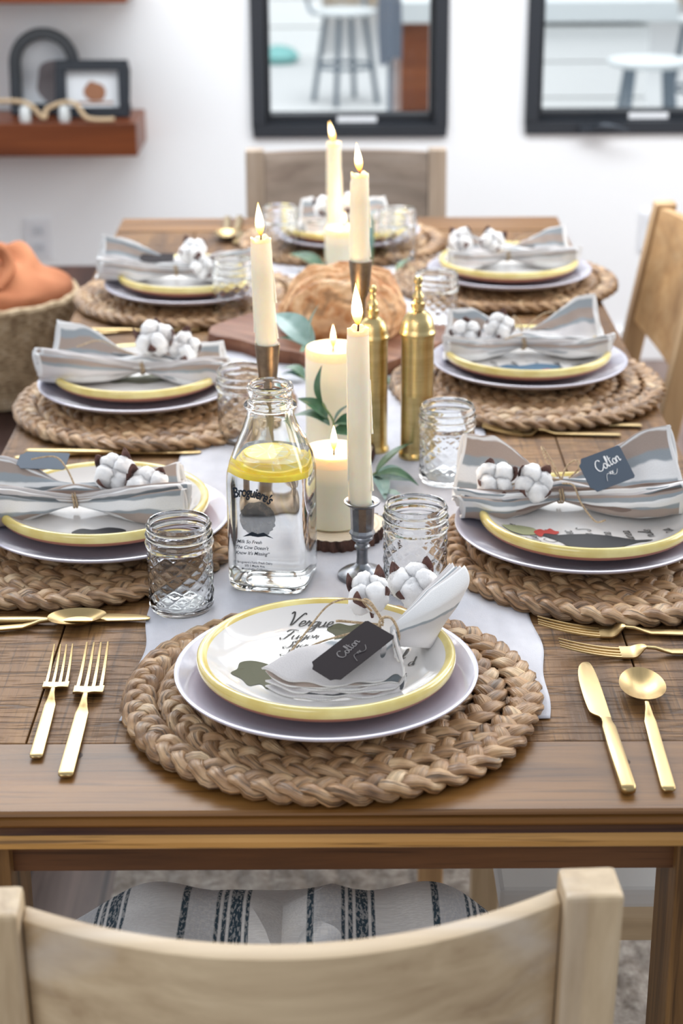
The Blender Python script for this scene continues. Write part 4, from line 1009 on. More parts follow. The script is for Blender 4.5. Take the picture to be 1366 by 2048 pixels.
# the front napkin: a folded square gathered at the knot, fanned towards the viewer and up to the right
def front_napkin():
    kx, ky, kz = (0.0408, 1.4519, 0.8350)
    t = thing('linen_napkin', 'folded grey napkin fanned on the front plate, dark tag on it', 'napkin', (kx, ky, NZ0), 0, 'napkins tied with twine')
    K0 = Vector((0, 0, kz-NZ0-.006))
    def L(p): return Vector(p)-Vector((kx, ky, NZ0))
    # end sections, ordered from the left or lower side to the right or upper side
    low = [(-0.0710, 1.4243, 0.7970), (-0.0457, 1.4010, 0.7970), (-0.0152, 1.3969, 0.7970), (0.0153, 1.4003, 0.7970), (0.0416, 1.4066, 0.7980), (0.0529, 1.4071, 0.8060), (0.0504, 1.4141, 0.8200), (0.0443, 1.4174, 0.8320)]
    up = [(0.0810, 1.4829, 0.8030), (0.0898, 1.4958, 0.8140), (0.1016, 1.5068, 0.8290), (0.1131, 1.5114, 0.8460), (0.1222, 1.5160, 0.8620)]
    low = [L(p) for p in low]; up = [L(p) for p in up]
    N = 6
    for j in range(N):
        off = Vector((.0006*j, -.0008*j, .0034*(N-1-j)-.002)); ph = j*1.7
        s = 1-.012*((j*37) % 5)
        def fn(a, b):
            E = cr(low, b); ease = ss(a)**.8
            wv = .0014*sin(b*34+ph)+.0018*sin(b*13+ph*2)+.004*NZ.noise(Vector((a*3, b*6, j*.4)))
            kb = K0+Vector((.007*(b-.3), -.008*(b-.5)+.003*sin(b*30+ph), .010*(b-.5)))
            p = kb.lerp((E+off*(1-.5*b))*s, a**.85)
            p.z += (.012*sin(pi*a)*(1-b*.4) + wv*min(1, 2*a)*.8)
            p.y += wv*.8*a
            p.z = max(p.z, .0015+.0024*(N-1-j)*min(1, a*2)*(1 if b < .65 else .2))
            return p
        mb = MB(); mb.grid(fn, 36, 90, uvf=lambda a, b: (b*.9+.05, (a*.30+.30 if j == 0 else a*.2+j*.21+.015*sin(b*9)))); o = mb.build('lower_fold', M['linen_shade'] if j else M['linen_p'], t, angle=180)
        o.data.materials.append(M['hem']); m_ = o.modifiers.new('s', 'SOLIDIFY'); m_.thickness = .0019; m_.offset = 0; m_.material_offset_rim = 1
    for j in range(N):
        d = Vector((-.0034, .0022, .0006))*j; ph = j*2.3
        def fn(a, b):
            E = cr(up, b); wv = .0015*sin(b*14+ph)
            kb = K0+Vector((.002, -.006+.010*b, -.006+.014*b))
            e2 = E*(1-.01*((j*29) % 4))+d*(1-.35*(1-b)*1.2)
            p = kb.lerp(e2, a**.9)
            nrm = Vector((.6, -.6, .25))
            p += nrm*(.009*sin(pi*a)*(1-.5*j/N) + wv*a*.7)
            # the top edge rolls back over
            if b > .8: p += Vector((-.010, .010, .004))*((b-.8)/.2)**2*min(1, a*2)*(1-.1*j)
            p.z = max(p.z, .003)
            return p
        mb = MB(); mb.grid(fn, 36, 70, uvf=lambda a, b: (a*.45+.5, b*.35+j*.13+.05)); o = mb.build('upper_fold', M['linen_p'], t, angle=180)
        o.data.materials.append(M['hem']); m_ = o.modifiers.new('s', 'SOLIDIFY'); m_.thickness = .0016; m_.offset = 0; m_.material_offset_rim = 1
    return (kx, ky, kz)
fk = front_napkin()
tw = thing('twine_tie', 'twine knotted round the front napkin with long loops on the plate', 'twine', (fk[0], fk[1], fk[2]), 0, 'twine ties')
for nm, path, rr in (('loop', [(.0, -.010, -.012), (-.008, -.006, 0), (-.006, .004, .010), (.004, .008, .008), (.010, .0, -.006), (.004, -.010, -.014)], .0013),
    ('tail', [(-.004, 0, .006), (-.022, .004, .006), (-.040, .004, .008), (-.046, .002, .009)], .0013),
    ('tail', [(-.006, .0, .004), (-.04, -.004, -.002), (-.07, -.016, -.008), (-.082, -.038, -.016)], .0011),
    ('tail', [(-.004, .004, .006), (-.02, .02, .020), (-.05, .03, .014), (-.075, .010, -.008), (-.10, -.02, -.030)], .0010),
    ('tail', [(-.004, .004, .008), (-.016, .016, .022), (-.022, .03, .016), (-.014, .034, .004)], .0010)):
    mb = MB(); mb.tube(smooth_path(path, 30), rr, 6); mb.build(nm, M['twine'], tw)
card((0.0080, 1.4045, 0.8380), (R(8), R(-16), R(43)), 'dark brown name tag lying on the front napkin', M['tag_dark'], w=.074, h=.035, text='Colton', tsize=.009)
boll((0.0269, 1.5211, 0.8280), (R(12), R(-8), R(10)), 'cotton boll with dark husks standing behind the front knot', 1.12, 31)
boll((0.0696, 1.5454, 0.8280), (R(30), R(10), R(-30)), 'cotton boll behind the upright fold of the front napkin', 1.22, 33)
# ------------------------------------------------------------------ glass jars
def jar():
    mb = MB(); NA, h0, h1 = 120, .006, .067
    prof = [(.0285, 0), (.0305, .0015), (.0318, .006)]
    nz = 64; out = []
    rows = [(r, z, 0) for r, z in [(0, .0012), (.024, .0008), (.027, 0), (.0300, .0008), (.0316, .005)]]
    rows += [(.0326, h0+(h1-h0)*i/nz, 1) for i in range(nz+1)]
    rows += [(r, z, 0) for r, z in [(.0330, .0685), (.0341, .0705), (.0345, .0730), (.0336, .0750), (.0326, .0765), (.0324, .0785), (.0338, .0800), (.0341, .0815), (.0330, .0830), (.0322, .0850), (.0318, .0870), (.0330, .0885), (.0331, .0900), (.0318, .0915), (.0314, .0935), (.0306, .0946), (.0296, .0944), (.0290, .0930), (.0288, .088), (.0290, .074), (.0296, .066), (.0296, .030), (.0292, .010), (.0270, .0062), (.02, .0052), (0, .0050)]]
    vs = []; nr = len(rows)
    for i in range(NA):
        a = 2*pi*i/NA
        for r, z, q in rows:
            rr = r
            if q:
                P = a*13/(2*pi)+(z-h0)/(h1-h0)*4.5; Q = a*13/(2*pi)-(z-h0)/(h1-h0)*4.5
                fp, fq = abs((P % 1)-.5)*2, abs((Q % 1)-.5)*2
                rr = r + .0014*(min(fp, fq)-.35) - .0008*max(0, fp+fq-1.6)*2
                e = min(1, (z-h0)/.006, (h1-z)/.006); rr = r+(rr-r)*max(0, e)
            vs.append((rr*cos(a), rr*sin(a), z))
    fs = [(i*nr+j, ((i+1) % NA)*nr+j, ((i+1) % NA)*nr+j+1, i*nr+j+1) for i in range(NA) for j in range(nr-1)]
    mb.add(vs, fs); return mb.build('jar_glass', M['glass'], angle=35)
j0 = jar()
for i, (x, y, lab) in enumerate([(-.162, 1.6610, 'quilted glass jar nearest on the left, before the bottle'), (.0755, 1.7040, 'quilted glass jar beside the pewter candlestick'), (.126, 2.0258, 'quilted glass jar before the right brass mill'),
    (.146, 2.6723, 'quilted glass jar behind the right brass mill'), (.101, 3.1305, 'quilted glass jar right of the far candles'), (-.105, 3.1557, 'quilted glass jar behind the flame of the left taper'), (-.168, 2.7637, 'quilted glass jar beside the farthest left plate'), (-.124, 2.1768, 'quilted glass jar behind the bottle on the left')]):
    o = j0 if i == 0 else j0.copy()
    if i: COL.objects.link(o)
    o.name = 'glass_jar'; o.location = (x, y, TZ+.004); o.rotation_euler = (0, 0, i*.7); tag(o, lab, 'glass jar', 'quilted glass jars')

# ------------------------------------------------------------------ milk bottle
BX, BY, BZ, BR = -.0715, 1.7322, TZ+.004, R(-10)
def sq(a, r, k, n=5.0):
    """k 0 = circle of radius r, 1 = rounded square of half side r"""
    c, s_ = abs(cos(a)), abs(sin(a)); e = 2+(n-2)*k
    return r*(c**e+s_**e)**(-1/e)
bprof = [(0, .0030, 0), (.025, .0024, .6), (.033, .0008, 1), (.0365, 0, 1), (.0395, .0015, 1), (.0418, .006, 1), (.0424, .012, 1), (.0424, .06, 1), (.0424, .118, 1), (.0418, .126, .95), (.0395, .137, .75), (.0355, .149, .5), (.0312, .160, .25), (.0272, .171, .08), (.0242, .181, 0), (.0234, .186, 0), (.0236, .1885, 0), (.0262, .1900, 0), (.0270, .1918, 0), (.0262, .1936, 0), (.0238, .1950, 0), (.0220, .1975, 0), (.0218, .2020, 0), (.0222, .2055, 0), (.0234, .2075, 0), (.0237, .2105, 0), (.0226, .2135, 0), (.0205, .2145, 0), (.0188, .2130, 0), (.0183, .209, 0), (.0186, .196, 0), (.0206, .184, 0), (.0240, .171, .08), (.0282, .160, .25), (.0325, .149, .5), (.0365, .137, .75), (.0388, .126, .95), (.0394, .118, 1), (.0394, .06, 1), (.0394, .016, 1), (.0385, .010, 1), (.035, .0065, .9), (.025, .0060, .6), (0, .0066, 0)]
def loft(prof, seg=128):
    mb = MB(); n = len(prof); vs = []
    for i in range(seg):
        a = 2*pi*i/seg
        for r, z, k in prof: q = sq(a, r, k) if r else 0; vs.append((q*cos(a), q*sin(a), z))
    fs = [(i*n+j, ((i+1) % seg)*n+j, ((i+1) % seg)*n+j+1, i*n+j+1) for i in range(seg) for j in range(n-1)]
    return mb.add(vs, fs)
t = thing('milk_bottle', 'square glass milk bottle of water with lemon slices and dark lettering', 'bottle', (BX, BY, BZ), BR)
loft(bprof).build('bottle_glass', M['glass'], t, angle=50)
wl = .141
wp = [(0, .0064, 0), (.025, .0058, .6), (.0353, .0063, .9), (.0388, .010, 1), (.0397, .016, 1), (.0397, .06, 1), (.0397, .118, 1), (.0390, .126, .95), (.0370, .136, .75), (.0352, wl, .68), (0, wl, 0)]
loft(wp).build('water', M['water'], t, angle=50)
def on_face(me, name, mat, x, z, par):
    me.materials.clear(); me.materials.append(mat); o = bpy.data.objects.new(name, me); COL.objects.link(o); o.parent = par
    o.location = (x, -.0431, z); o.rotation_euler = (pi/2, 0, 0); return o
def arched(me, r, dz=0):
    for v in me.vertices:
        a = v.co.x/r; y = v.co.y; v.co.x = (r+y)*sin(a); v.co.y = (r+y)*cos(a)-r
    return me
o = on_face(arched(text_mesh("Broguiere's", .0150, .00005, .15, bold=.0004, space=.92, sx=.60), .040), 'brand_lettering', M['bprint'], -.011, .107, t); o.rotation_euler = (pi/2, R(9), 0)
o = on_face(text_mesh("\u201cMilk So Fresh\nThe Cow Doesn't\nKnow It's Missing\u201d", .0052, .00005, .3, 'LEFT', .00008, line=1.2, sx=.9), 'slogan_lettering', M['bprint'], -.0300, .0565, t)
o = on_face(text_mesh("Broguiere's Farm Fresh Dairy\n505 S Maple Ave.\nMontebello, California\nwww.broguieresmilk.com", .0034, .00005, 0, 'CENTER', .00004, line=1.1, sx=.9), 'address_lettering', M['bprint'], -.010, .0345, t)
mb = MB()
mb.add([(-.006+.0185*cos(a*pi/20)*(1+.06*sin(a*3)), -.04305, .0835+.0190*sin(a*pi/20)*(1+.05*sin(a*5))) for a in range(40)], [tuple(range(40))]); mb.build('picture_print', M['vignette'], t, smooth=False)
mb = MB()
for a in ([(-.022,.046),(-.012,.052),(-.006,.050),(0,.052),(.010,.046),(.002,.048),(-.006,.0465),(-.014,.0475)],): mb.add([(x, -.0432, z+.0175) for x, z in a], [tuple(range(len(a)))])
mb.build('ribbon_print', M['bprint'], t, smooth=False)
me = text_mesh("Montebello\nsince\nFarm Fresh\nDairy", .0062, .00005, .0, 'CENTER', .00005); me.materials.clear(); me.materials.append(M['bprint']); o = bpy.data.objects.new('side_lettering', me); COL.objects.link(o); o.parent = t; o.location = (.0431, -.01, .095); o.rotation_euler = (pi/2, 0, pi/2)
def lemon_slice(dx, dy, z, r, rot, label):
    c, s_ = cos(BR), sin(BR)
    t = thing('lemon_slice', label, 'lemon slice', (BX+dx*c-dy*s_, BY+dx*s_+dy*c, BZ+z), 0, 'lemon slices in the bottle', rot=rot)
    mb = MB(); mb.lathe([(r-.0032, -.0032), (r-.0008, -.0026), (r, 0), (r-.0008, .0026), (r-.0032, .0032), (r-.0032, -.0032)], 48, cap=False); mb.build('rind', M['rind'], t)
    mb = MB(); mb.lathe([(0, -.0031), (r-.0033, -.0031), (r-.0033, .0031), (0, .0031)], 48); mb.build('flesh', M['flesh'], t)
lemon_slice(0, -.002, .1225, .0375, (R(-3), R(3), .3), 'lowest and widest lemon slice in the bottle')
lemon_slice(.001, .001, .1305, .0350, (R(4), R(-3), 1.3), 'lemon slice in the middle of the floating stack')
lemon_slice(-.004, 0, .1385, .0250, (R(2), R(-2), 2.1), 'smallest lemon slice on top at the water line')

# ------------------------------------------------------------------ candles
def flame_at(t, z, s=1.0, tilt=0):
    pr = [(0, 0), (.0016, .001), (.0038, .006), (.0049, .011), (.0045, .017), (.0032, .024), (.0016, .031), (0, .037)]
    mb = MB(); mb.lathe([(r*s, q*s) for r, q in pr], 20, cap=False); o = mb.build('flame', M['flame'], t, loc=(0, 0, z), rot=(0, tilt, 0))
    l = bpy.data.lights.new('candle_glow', 'POINT'); l.energy = .22; l.color = (1, .62, .3); l.shadow_soft_size = .006
    lo = bpy.data.objects.new('candle_glow', l); COL.objects.link(lo); lo.parent = t; lo.location = (0, 0, z+.045*s)
def taper(x, y, z, r, h, label, lean=(0, 0), seed=0, fs=1.0, tilt=0):
    t = thing('taper_candle', label, 'candle', (x, y, z), 0, 'lit ivory taper candles', rot=(lean[1], lean[0], 0))
    mb = MB(); n = 60
    def f(a, b):
        rr = r*(1.03-.06*b); th = a*2*pi
        rr += .0005*NZ.noise(Vector((cos(th)*2, sin(th)*2, b*26+seed)))
        if b < .1: rr *= .97-.03*abs(sin(th*8))*(1-b*10)
        return (rr*cos(th), rr*sin(th), b*h*.965)
    mb.grid(f, 40, n, closeu=True, uvf=lambda a, b: (a, b)); mb.lathe([(0, 0), (r*.98, 0)], 40, cap=False)
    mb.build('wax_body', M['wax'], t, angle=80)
    mb = MB(); mb.grid(lambda a, b: (( r*(.965 - .02*b) - (0 if b < .5 else (b-.5)*2*r*.75))*cos(a*2*pi), (r*(.965-.02*b) - (0 if b < .5 else (b-.5)*2*r*.75))*sin(a*2*pi), h*.965+ (h*.035+.0016*sin(a*2*pi*3+seed)+.001*sin(a*2*pi*7))*min(1, b*2) - (0 if b < .5 else (b-.5)*2*.0045)), 40, 14, closeu=True)
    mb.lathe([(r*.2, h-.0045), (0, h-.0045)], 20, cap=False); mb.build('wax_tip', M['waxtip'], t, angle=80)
    if seed:
        mb = MB()
        for k, (az, zb, zt) in enumerate(((-.15, .42, .72), (3.0, .15, .92), (2.9, .0, .3), (-.3, .1, .25))):
            mb.tube(smooth_path([(cos(az)*r*1.0, sin(az)*r*1.0, h*zt), (cos(az+.04)*r*1.05, sin(az+.04)*r*1.05, h*(zt*.5+zb*.5)), (cos(az)*r*1.07, sin(az)*r*1.07, h*zb)], 14), [.0004+.0011*(i/13)**2+.0004*abs(sin(i*2)) for i in range(14)], 6)
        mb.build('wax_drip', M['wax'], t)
    mb = MB(); mb.tube([(0, 0, h-.006), (.0004, 0, h), (.001, 0, h+.006)], .0009, 6); mb.build('wick', M['wick'], t)
    flame_at(t, h+.0025, fs, tilt); return t
# pewter stick
SX, SY = .0215, 1.7364
def stick(name, prof, mat, loc, label, seg=64, hexa=None):
    t = thing('candlestick', label, 'candlestick', loc, 0, 'candlesticks')
    for nm, pr, sg in prof:
        mb = MB(); mb.lathe(pr, sg, cap=True); mb.build(nm, mat, t, angle=28)
    return t
stick('s', [('base', [(0, 0), (.0255, 0), (.0262, .002), (.0255, .005), (.021, .0085), (.0135, .0115), (.009, .014), (.0065, .017), (0, .017)], 48),
            ('stem', [(.0065, .0165), (.0058, .024), (.0062, .033), (.0082, .0345), (.0082, .0365), (.0066, .038), (.0070, .041), (.0112, .0445), (.0118, .0470), (.0112, .0485)], 32),
            ('cup', [(0, .0482), (.0120, .0482), (.0134, .0500), (.0138, .0520), (.0128, .0535), (.0118, .0550), (.0126, .080), (.0128, .0825)], 10),
            ('drip_pan', [(.0125, .0815), (.0165, .0830), (.0186, .0850), (.0186, .0864), (.0172, .0866), (.0125, .0848), (.0116, .080), (0, .079)], 48)], M['pewter'], (SX, SY, TZ+.003), 'short pewter candlestick behind the front plate')
taper(SX-.0012, SY, TZ+.003+.0795, .0114, .192, 'tall taper in the pewter candlestick, nearest of the tapers', lean=(R(-.9), 0), seed=3, fs=1.18, tilt=R(-2))
def cupstick(x, y, h, label):
    stick('s', [('base', [(0, 0), (.026, 0), (.027, .003), (.022, .007), (.009, .012), (.0065, .018), (0, .018)], 40), ('stem', [(.0065, .0175), (.0055, h*.45), (.0065, h-.048), (.008, h-.045), (0, h-.045)], 24),
                ('cup', [(0, h-.0448), (.0085, h-.0445), (.0105, h-.040), (.0125, h-.020), (.0142, h-.002), (.0142, h), (.0122, h), (.0118, h-.006), (0, h-.007)], 14)], M['bronze'], (x, y, TZ+.003), label)
cupstick(-.0826, 1.9555, .192, 'brown metal candlestick cup rising behind the bottle neck')
taper(-.0826, 1.9555, TZ+.003+.186, .0117, .127, 'left taper candle behind the milk bottle', lean=(R(-2.2), 0), seed=4, fs=1.0, tilt=R(-1))
cupstick(.0248, 2.1579, .238, 'brown metal candlestick standing before the bread')
taper(.0248, 2.1579, TZ+.003+.232, .0112, .112, 'taper candle before the bread, second highest flame', lean=(R(-.4), 0), seed=5, fs=.95, tilt=R(-6))
stick('s', [('base', [(0, 0), (.024, 0), (.024, .003), (.012, .010), (.010, .020), (0, .02)], 32), ('cup', [(0, .0202), (.0105, .0202), (.0135, .026), (.0135, .046), (.0128, .046), (.0128, .036), (0, .036)], 24)], M['bronze'], (-.0085, 3.1610, TZ+.003), 'low candlestick hidden behind the far pillar candle')
taper(-.0085, 3.1610, TZ+.003+.0365, .0123, .170, 'farthest taper candle before the far chair', lean=(R(-.6), 0), seed=6, fs=.95, tilt=R(-12))
def pillar(x, y, z, r, h, label):
    t = thing('pillar_candle', label, 'candle', (x, y, z), 0, 'lit ivory pillar candles')
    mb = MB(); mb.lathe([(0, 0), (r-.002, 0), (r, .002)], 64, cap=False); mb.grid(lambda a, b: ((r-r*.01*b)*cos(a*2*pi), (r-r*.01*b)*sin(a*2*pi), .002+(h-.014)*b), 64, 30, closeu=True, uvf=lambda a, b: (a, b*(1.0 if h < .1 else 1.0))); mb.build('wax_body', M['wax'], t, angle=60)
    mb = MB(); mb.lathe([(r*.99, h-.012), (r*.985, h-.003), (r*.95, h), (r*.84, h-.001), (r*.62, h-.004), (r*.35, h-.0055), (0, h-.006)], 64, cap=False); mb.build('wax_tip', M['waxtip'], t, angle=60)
    mb = MB(); mb.tube([(0, 0, h-.008), (0, 0, h-.002), (.001, 0, h+.004)], .0009, 6); mb.build('wick', M['wick'], t)
    flame_at(t, h-.0005, .78, 0)
def slice_(x, y, r, h, label, seed):
    t = thing('wood_slice', label, 'wood slice', (x, y, TZ+.003), 0, 'bark edged wood slices')
    rr = lambda th: r*(1+.03*sin(th*3+seed)+.02*sin(th*7))
    mb = MB(); mb.grid(lambda a, b: ((rr(a*2*pi)+.0014*sin(a*2*pi*34+b*2)+.0012*sin(b*pi))*cos(a*2*pi), (rr(a*2*pi)+.0014*sin(a*2*pi*34+b*2)+.0012*sin(b*pi))*sin(a*2*pi), b*h), 200, 6, closeu=True); mb.build('bark', M['bark'], t)
    mb = MB(); mb.grid(lambda a, b: (rr(a*2*pi)*b*.985*cos(a*2*pi), rr(a*2*pi)*b*.985*sin(a*2*pi), h-.0004), 80, 6, closeu=True); mb.grid(lambda a, b: (rr(a*2*pi)*b*.985*cos(a*2*pi), rr(a*2*pi)*b*.985*sin(a*2*pi), .0002), 80, 6, closeu=True); mb.build('cut_face', M['slice'], t)
slice_(-.006, 1.8559, .053, .014, 'bark edged wood slice under the short pillar candle', 1)
slice_(-.009, 2.1055, .050, .014, 'bark edged wood slice under the tall pillar candle', 4)
pillar(-.008, 1.8612, TZ+.0175, .0355, .084, 'short pillar candle beside the bottle')
pillar(-.009, 2.1055, TZ+.0175, .0345, .130, 'tall pillar candle before the bread')
pillar(.0074, 3.0989, TZ+.003, .0345, .070, 'far pillar candle behind the bread')

# ------------------------------------------------------------------ brass mills
def mill(x, y, s, label):
    t = thing('pepper_mill', label, 'mill', (x, y, TZ+.003), 0, 'brass pepper mills'); t.scale = (s, s, s)
    mb = MB(); mb.lathe([(0, 0), (.0225, 0), (.0225, .004), (.0205, .007), (.0200, .010), (.0200, .08), (.0202, .0815), (.0200, .083), (.0200, .150), (.0203, .1515), (.0203, .156), (0, .156)], 64); mb.build('barrel', M['brass'], t)
    mb = MB(); mb.lathe([(0, .1562), (.0215, .1562), (.0224, .1585), (.0218, .1610), (.0208, .1622), (.0204, .166), (.0190, .173), (.0160, .180), (.0110, .185), (.0075, .1868), (.0072, .190), (0, .190)], 64); mb.build('dome_lid', M['brass'], t)
    mb = MB(); mb.lathe([(.0055, .1896), (.0085, .1905), (.0088, .196), (.0062, .1975), (.0058, .2015), (.0072, .203), (.0068, .206), (.0045, .2085), (.0038, .214), (.0046, .217), (.0036, .219), (.0052, .2215), (.0056, .225), (.0040, .2285), (0, .2295)], 32); mb.build('finial', M['brass'], t)
mill(.0938, 2.1160, 1.0, 'brass cylinder mill with domed lid, the right one')
mill(.0395, 2.1390, .925, 'brass cylinder mill half hidden behind the near taper')

# ------------------------------------------------------------------ bread on its board
t = thing('cutting_board', 'live edge walnut board under the bread', 'cutting board', (-.012, 2.6145, TZ+.003), R(-38))
mb = MB(); o = []
for i in range(60):
    a = 2*pi*i/60; q = sq(a, 1, 1, 7); x, y = q*cos(a)*.165, q*sin(a)*.125
    o.append((x+.004*sin(a*7)*(abs(y) > .1), y+.005*sin(x*60)*(abs(y) > .1)))
n = 60; mb.add([(x*1.0, y*1.0, 0) for x, y in o]+[(x*1.01, y*1.02, .011) for x, y in o]+[(x, y, .0215) for x, y in o], [tuple(reversed(range(n))), tuple(range(2*n, 3*n))]+[(k*n+i, k*n+(i+1) % n, (k+1)*n+(i+1) % n, (k+1)*n+i) for k in (0, 1) for i in range(n)])
mb.build('board', M['board'], t, smooth=False, bevel=.002)
t = thing('bread_loaf', 'large round crusty loaf with slashed top on the walnut board', 'bread', (.0045, 2.6145, TZ+.0255), R(6))
def loaf(a, b):
    th = a*2*pi; ph = b*pi/2
    r = cos(ph)**.62; z = sin(ph)**.9
    n = .006*NZ.noise(Vector((cos(th)*r*3, sin(th)*r*3, z*3)))+.0022*NZ.noise(Vector((cos(th)*r*11, sin(th)*r*11, z*11)))
    X = (.097+n)*r*cos(th); Y = (.088+n)*r*sin(th); Z = (.094+n)*z
    # three long slashes with raised ears
    for k in (-.044, -.018, .008, .034):
        d = (Y+X*.15)-k; w = .0085
        if z > .35: Z += (-.006*exp(-(d/w*1.6)**2) + .0045*exp(-((d-w)/w*1.6)**2))*(z-.35)*1.5
    rr = 1-.12*(1-min(1, z*5)) ; return (X*rr, Y*rr, Z)
mb = MB(); mb.grid(loaf, 160, 70, closeu=True); mb.grid(lambda a, b: (.085*b*cos(a*2*pi), .077*b*sin(a*2*pi), .0002), 80, 4, closeu=True); mb.build('crust', M['bread'], t)

# ------------------------------------------------------------------ leaf sprigs
def leaf(base, tip, w, droop=.0, mat='leaf', par=None, twist=0.0, up=(0, 0, 1)):
    w *= 1.35
    b, e = Vector(base), Vector(tip); d = e-b; L = d.length; dn = d.normalized(); U = Vector(up)
    s_ = dn.cross(U); s_ = s_.normalized() if s_.length > .05 else Vector((1, 0, 0)); U = s_.cross(dn).normalized()
    s2 = (s_*cos(twist)+U*sin(twist)); u2 = (U*cos(twist)-s_*sin(twist))
    def f(a, v):
        x = v*2-1; ww = w*.5*sin(pi*a**.85)**.85*(1-.25*a)+.0002
        return b+d*a+s2*x*ww+u2*(L*(droop)*sin(pi*a)+abs(x)*ww*.35)
    mb = MB(); mb.grid(f, 20, 9); o = mb.build('leaf', M[mat], par, angle=180); return o
def sprig(label, stem, leaves, r=.0013):  # stem and leaf points baked from image pixels through the fitted camera
    s0 = Vector(stem[0]); t = thing('olive_sprig', label, 'sprig', tuple(s0), 0, 'green leafy sprigs')
    mb = MB(); mb.tube(smooth_path([Vector(p)-s0 for p in stem], 14), r, 6); mb.build('stem', M['stem'], t)
    for (b, e, w, dr, mt, tw) in leaves: leaf(Vector(b)-s0, Vector(e)-s0, w, dr, mt, t, tw)
sprig('leafy sprig between the near taper and the right jar', [(0.0354, 2.0103, 0.7750), (0.0416, 2.0223, 0.7750), (0.0494, 2.0261, 0.7780)], [
  ((0.0415, 2.0196, 0.7760), (0.0995, 2.1194, 0.7820), .014, .05, 'leaf', .3), ((0.0401, 2.0110, 0.7760), (0.0919, 1.9943, 0.7680), .013, .18, 'leaf', -.2), ((0.0392, 2.0218, 0.7720), (0.0862, 2.0006, 0.7720), .020, .10, 'leaf_pale', -.5),
  ((0.0392, 2.0237, 0.7700), (0.0506, 1.9489, 0.7680), .018, .08, 'leaf_pale', .2), ((0.0464, 1.9684, 0.7680), (0.0718, 1.9576, 0.7670), .013, .10, 'leaf', 0), ((0.0365, 2.0079, 0.7740), (0.0548, 2.0013, 0.7700), .014, .1, 'leaf', .3)])
sprig('leafy sprig before the tall pillar candle', [(-0.0162, 2.0111, 0.8047), (-0.0084, 2.0268, 0.8337), (-0.0190, 2.0373, 0.8522), (-0.0220, 2.0425, 0.8561)], [
  ((-0.0214, 2.0425, 0.8524), (-0.0222, 2.0530, 0.9001), .013, .10, 'leaf', 1.1), ((-0.0161, 2.0321, 0.8395), (-0.0522, 2.0425, 0.8619), .020, .10, 'leaf', .2), ((-0.0131, 2.0216, 0.8343), (-0.0570, 2.0321, 0.8435), .026, .12, 'leaf', .0),
  ((-0.0083, 2.0268, 0.8368), (0.0131, 2.0321, 0.8581), .012, .1, 'leaf', .5), ((-0.0084, 2.0268, 0.8350), (0.0200, 2.0111, 0.8376), .020, .14, 'leaf', -.3), ((-0.0107, 2.0163, 0.8298), (0.0140, 2.0006, 0.8288), .020, .1, 'leaf', -.3), ((-0.0265, 2.1199, 0.7660), (-0.0526, 2.1796, 0.7700), .026, .06, 'leaf_pale', 0)])
sprig('big leafed sprig leaning on the board before the bread', [(-0.0199, 2.2751, 0.7650), (-0.0246, 2.2523, 0.8194), (-0.0270, 2.2628, 0.8489), (-0.0351, 2.2838, 0.8509), (-0.0393, 2.3048, 0.8530)], [
  ((-0.0352, 2.2943, 0.8506), (-0.0901, 2.3678, 0.8772), .030, .10, 'leaf_pale', .4), ((-0.0366, 2.2943, 0.8464), (-0.0837, 2.3258, 0.8555), .022, .08, 'leaf', .0), ((-0.0380, 2.3048, 0.8516), (-0.0271, 2.3258, 0.9033), .013, .12, 'leaf', 1.0), ((-0.0351, 2.2838, 0.8475), (-0.0531, 2.2628, 0.8544), .016, .1, 'leaf', .2)])
sprig('pale sprig lying between the bottle neck and the tall pillar', [(-0.0488, 2.4176, 0.7680), (-0.0573, 2.4238, 0.7720), (-0.0646, 2.4334, 0.7720)], [
  ((-0.0504, 2.4271, 0.7680), (-0.0846, 2.4448, 0.7760), .020, .16, 'leaf', .0), ((-0.0531, 2.4224, 0.7680), (-0.0858, 2.4355, 0.7700), .016, .12, 'leaf_pale', .0)])
sprig('short pointed leaves on the runner right of the tall pillar', [(0.0631, 2.4033, 0.7660), (0.0674, 2.4103, 0.7660), (0.0703, 2.4117, 0.7670)], [((0.0660, 2.4079, 0.7660), (0.0775, 2.4201, 0.7680), .012, .1, 'leaf', 0), ((0.0631, 2.4033, 0.7660), (0.0542, 2.3804, 0.7660), .01, .1, 'leaf', 0)])
sprig('sprig behind the bread beside the far pillar candle', [(-0.0177, 3.0384, 0.7680), (-0.0264, 3.0555, 0.7700), (-0.0351, 3.0692, 0.7720)], [
  ((-0.0281, 3.0555, 0.7700), (-0.0891, 3.0840, 0.7900), .026, .08, 'leaf', .2), ((-0.0220, 3.0491, 0.7680), (-0.0595, 3.0720, 0.7750), .018, .1, 'leaf', 0)])
sprig('upright sprig right of the second taper near the far jar', [(0.0536, 3.0727, 0.7680), (0.0560, 3.0190, 0.8116), (0.0581, 3.0401, 0.8586)], [
  ((0.0544, 3.0190, 0.7942), (0.0647, 3.0295, 0.8351), .018, .1, 'leaf', .6), ((0.0560, 3.0190, 0.8116), (0.0529, 3.0401, 0.8673), .016, .1, 'leaf_pale', .9), ((0.0579, 3.0295, 0.8351), (0.0614, 3.0401, 0.8801), .014, .1, 'leaf_pale', .9)])
sprig('small green leaves beside the far right jar', [(0.0919, 3.0113, 0.7680), (0.0972, 3.0172, 0.7700), (0.1027, 3.0303, 0.7720)], [
  ((0.0974, 3.0253, 0.7680), (0.1239, 3.0496, 0.7900), .018, .1, 'leaf', .3), ((0.0955, 3.0183, 0.7680), (0.1127, 3.0194, 0.7720), .014, .1, 'leaf', 0)])
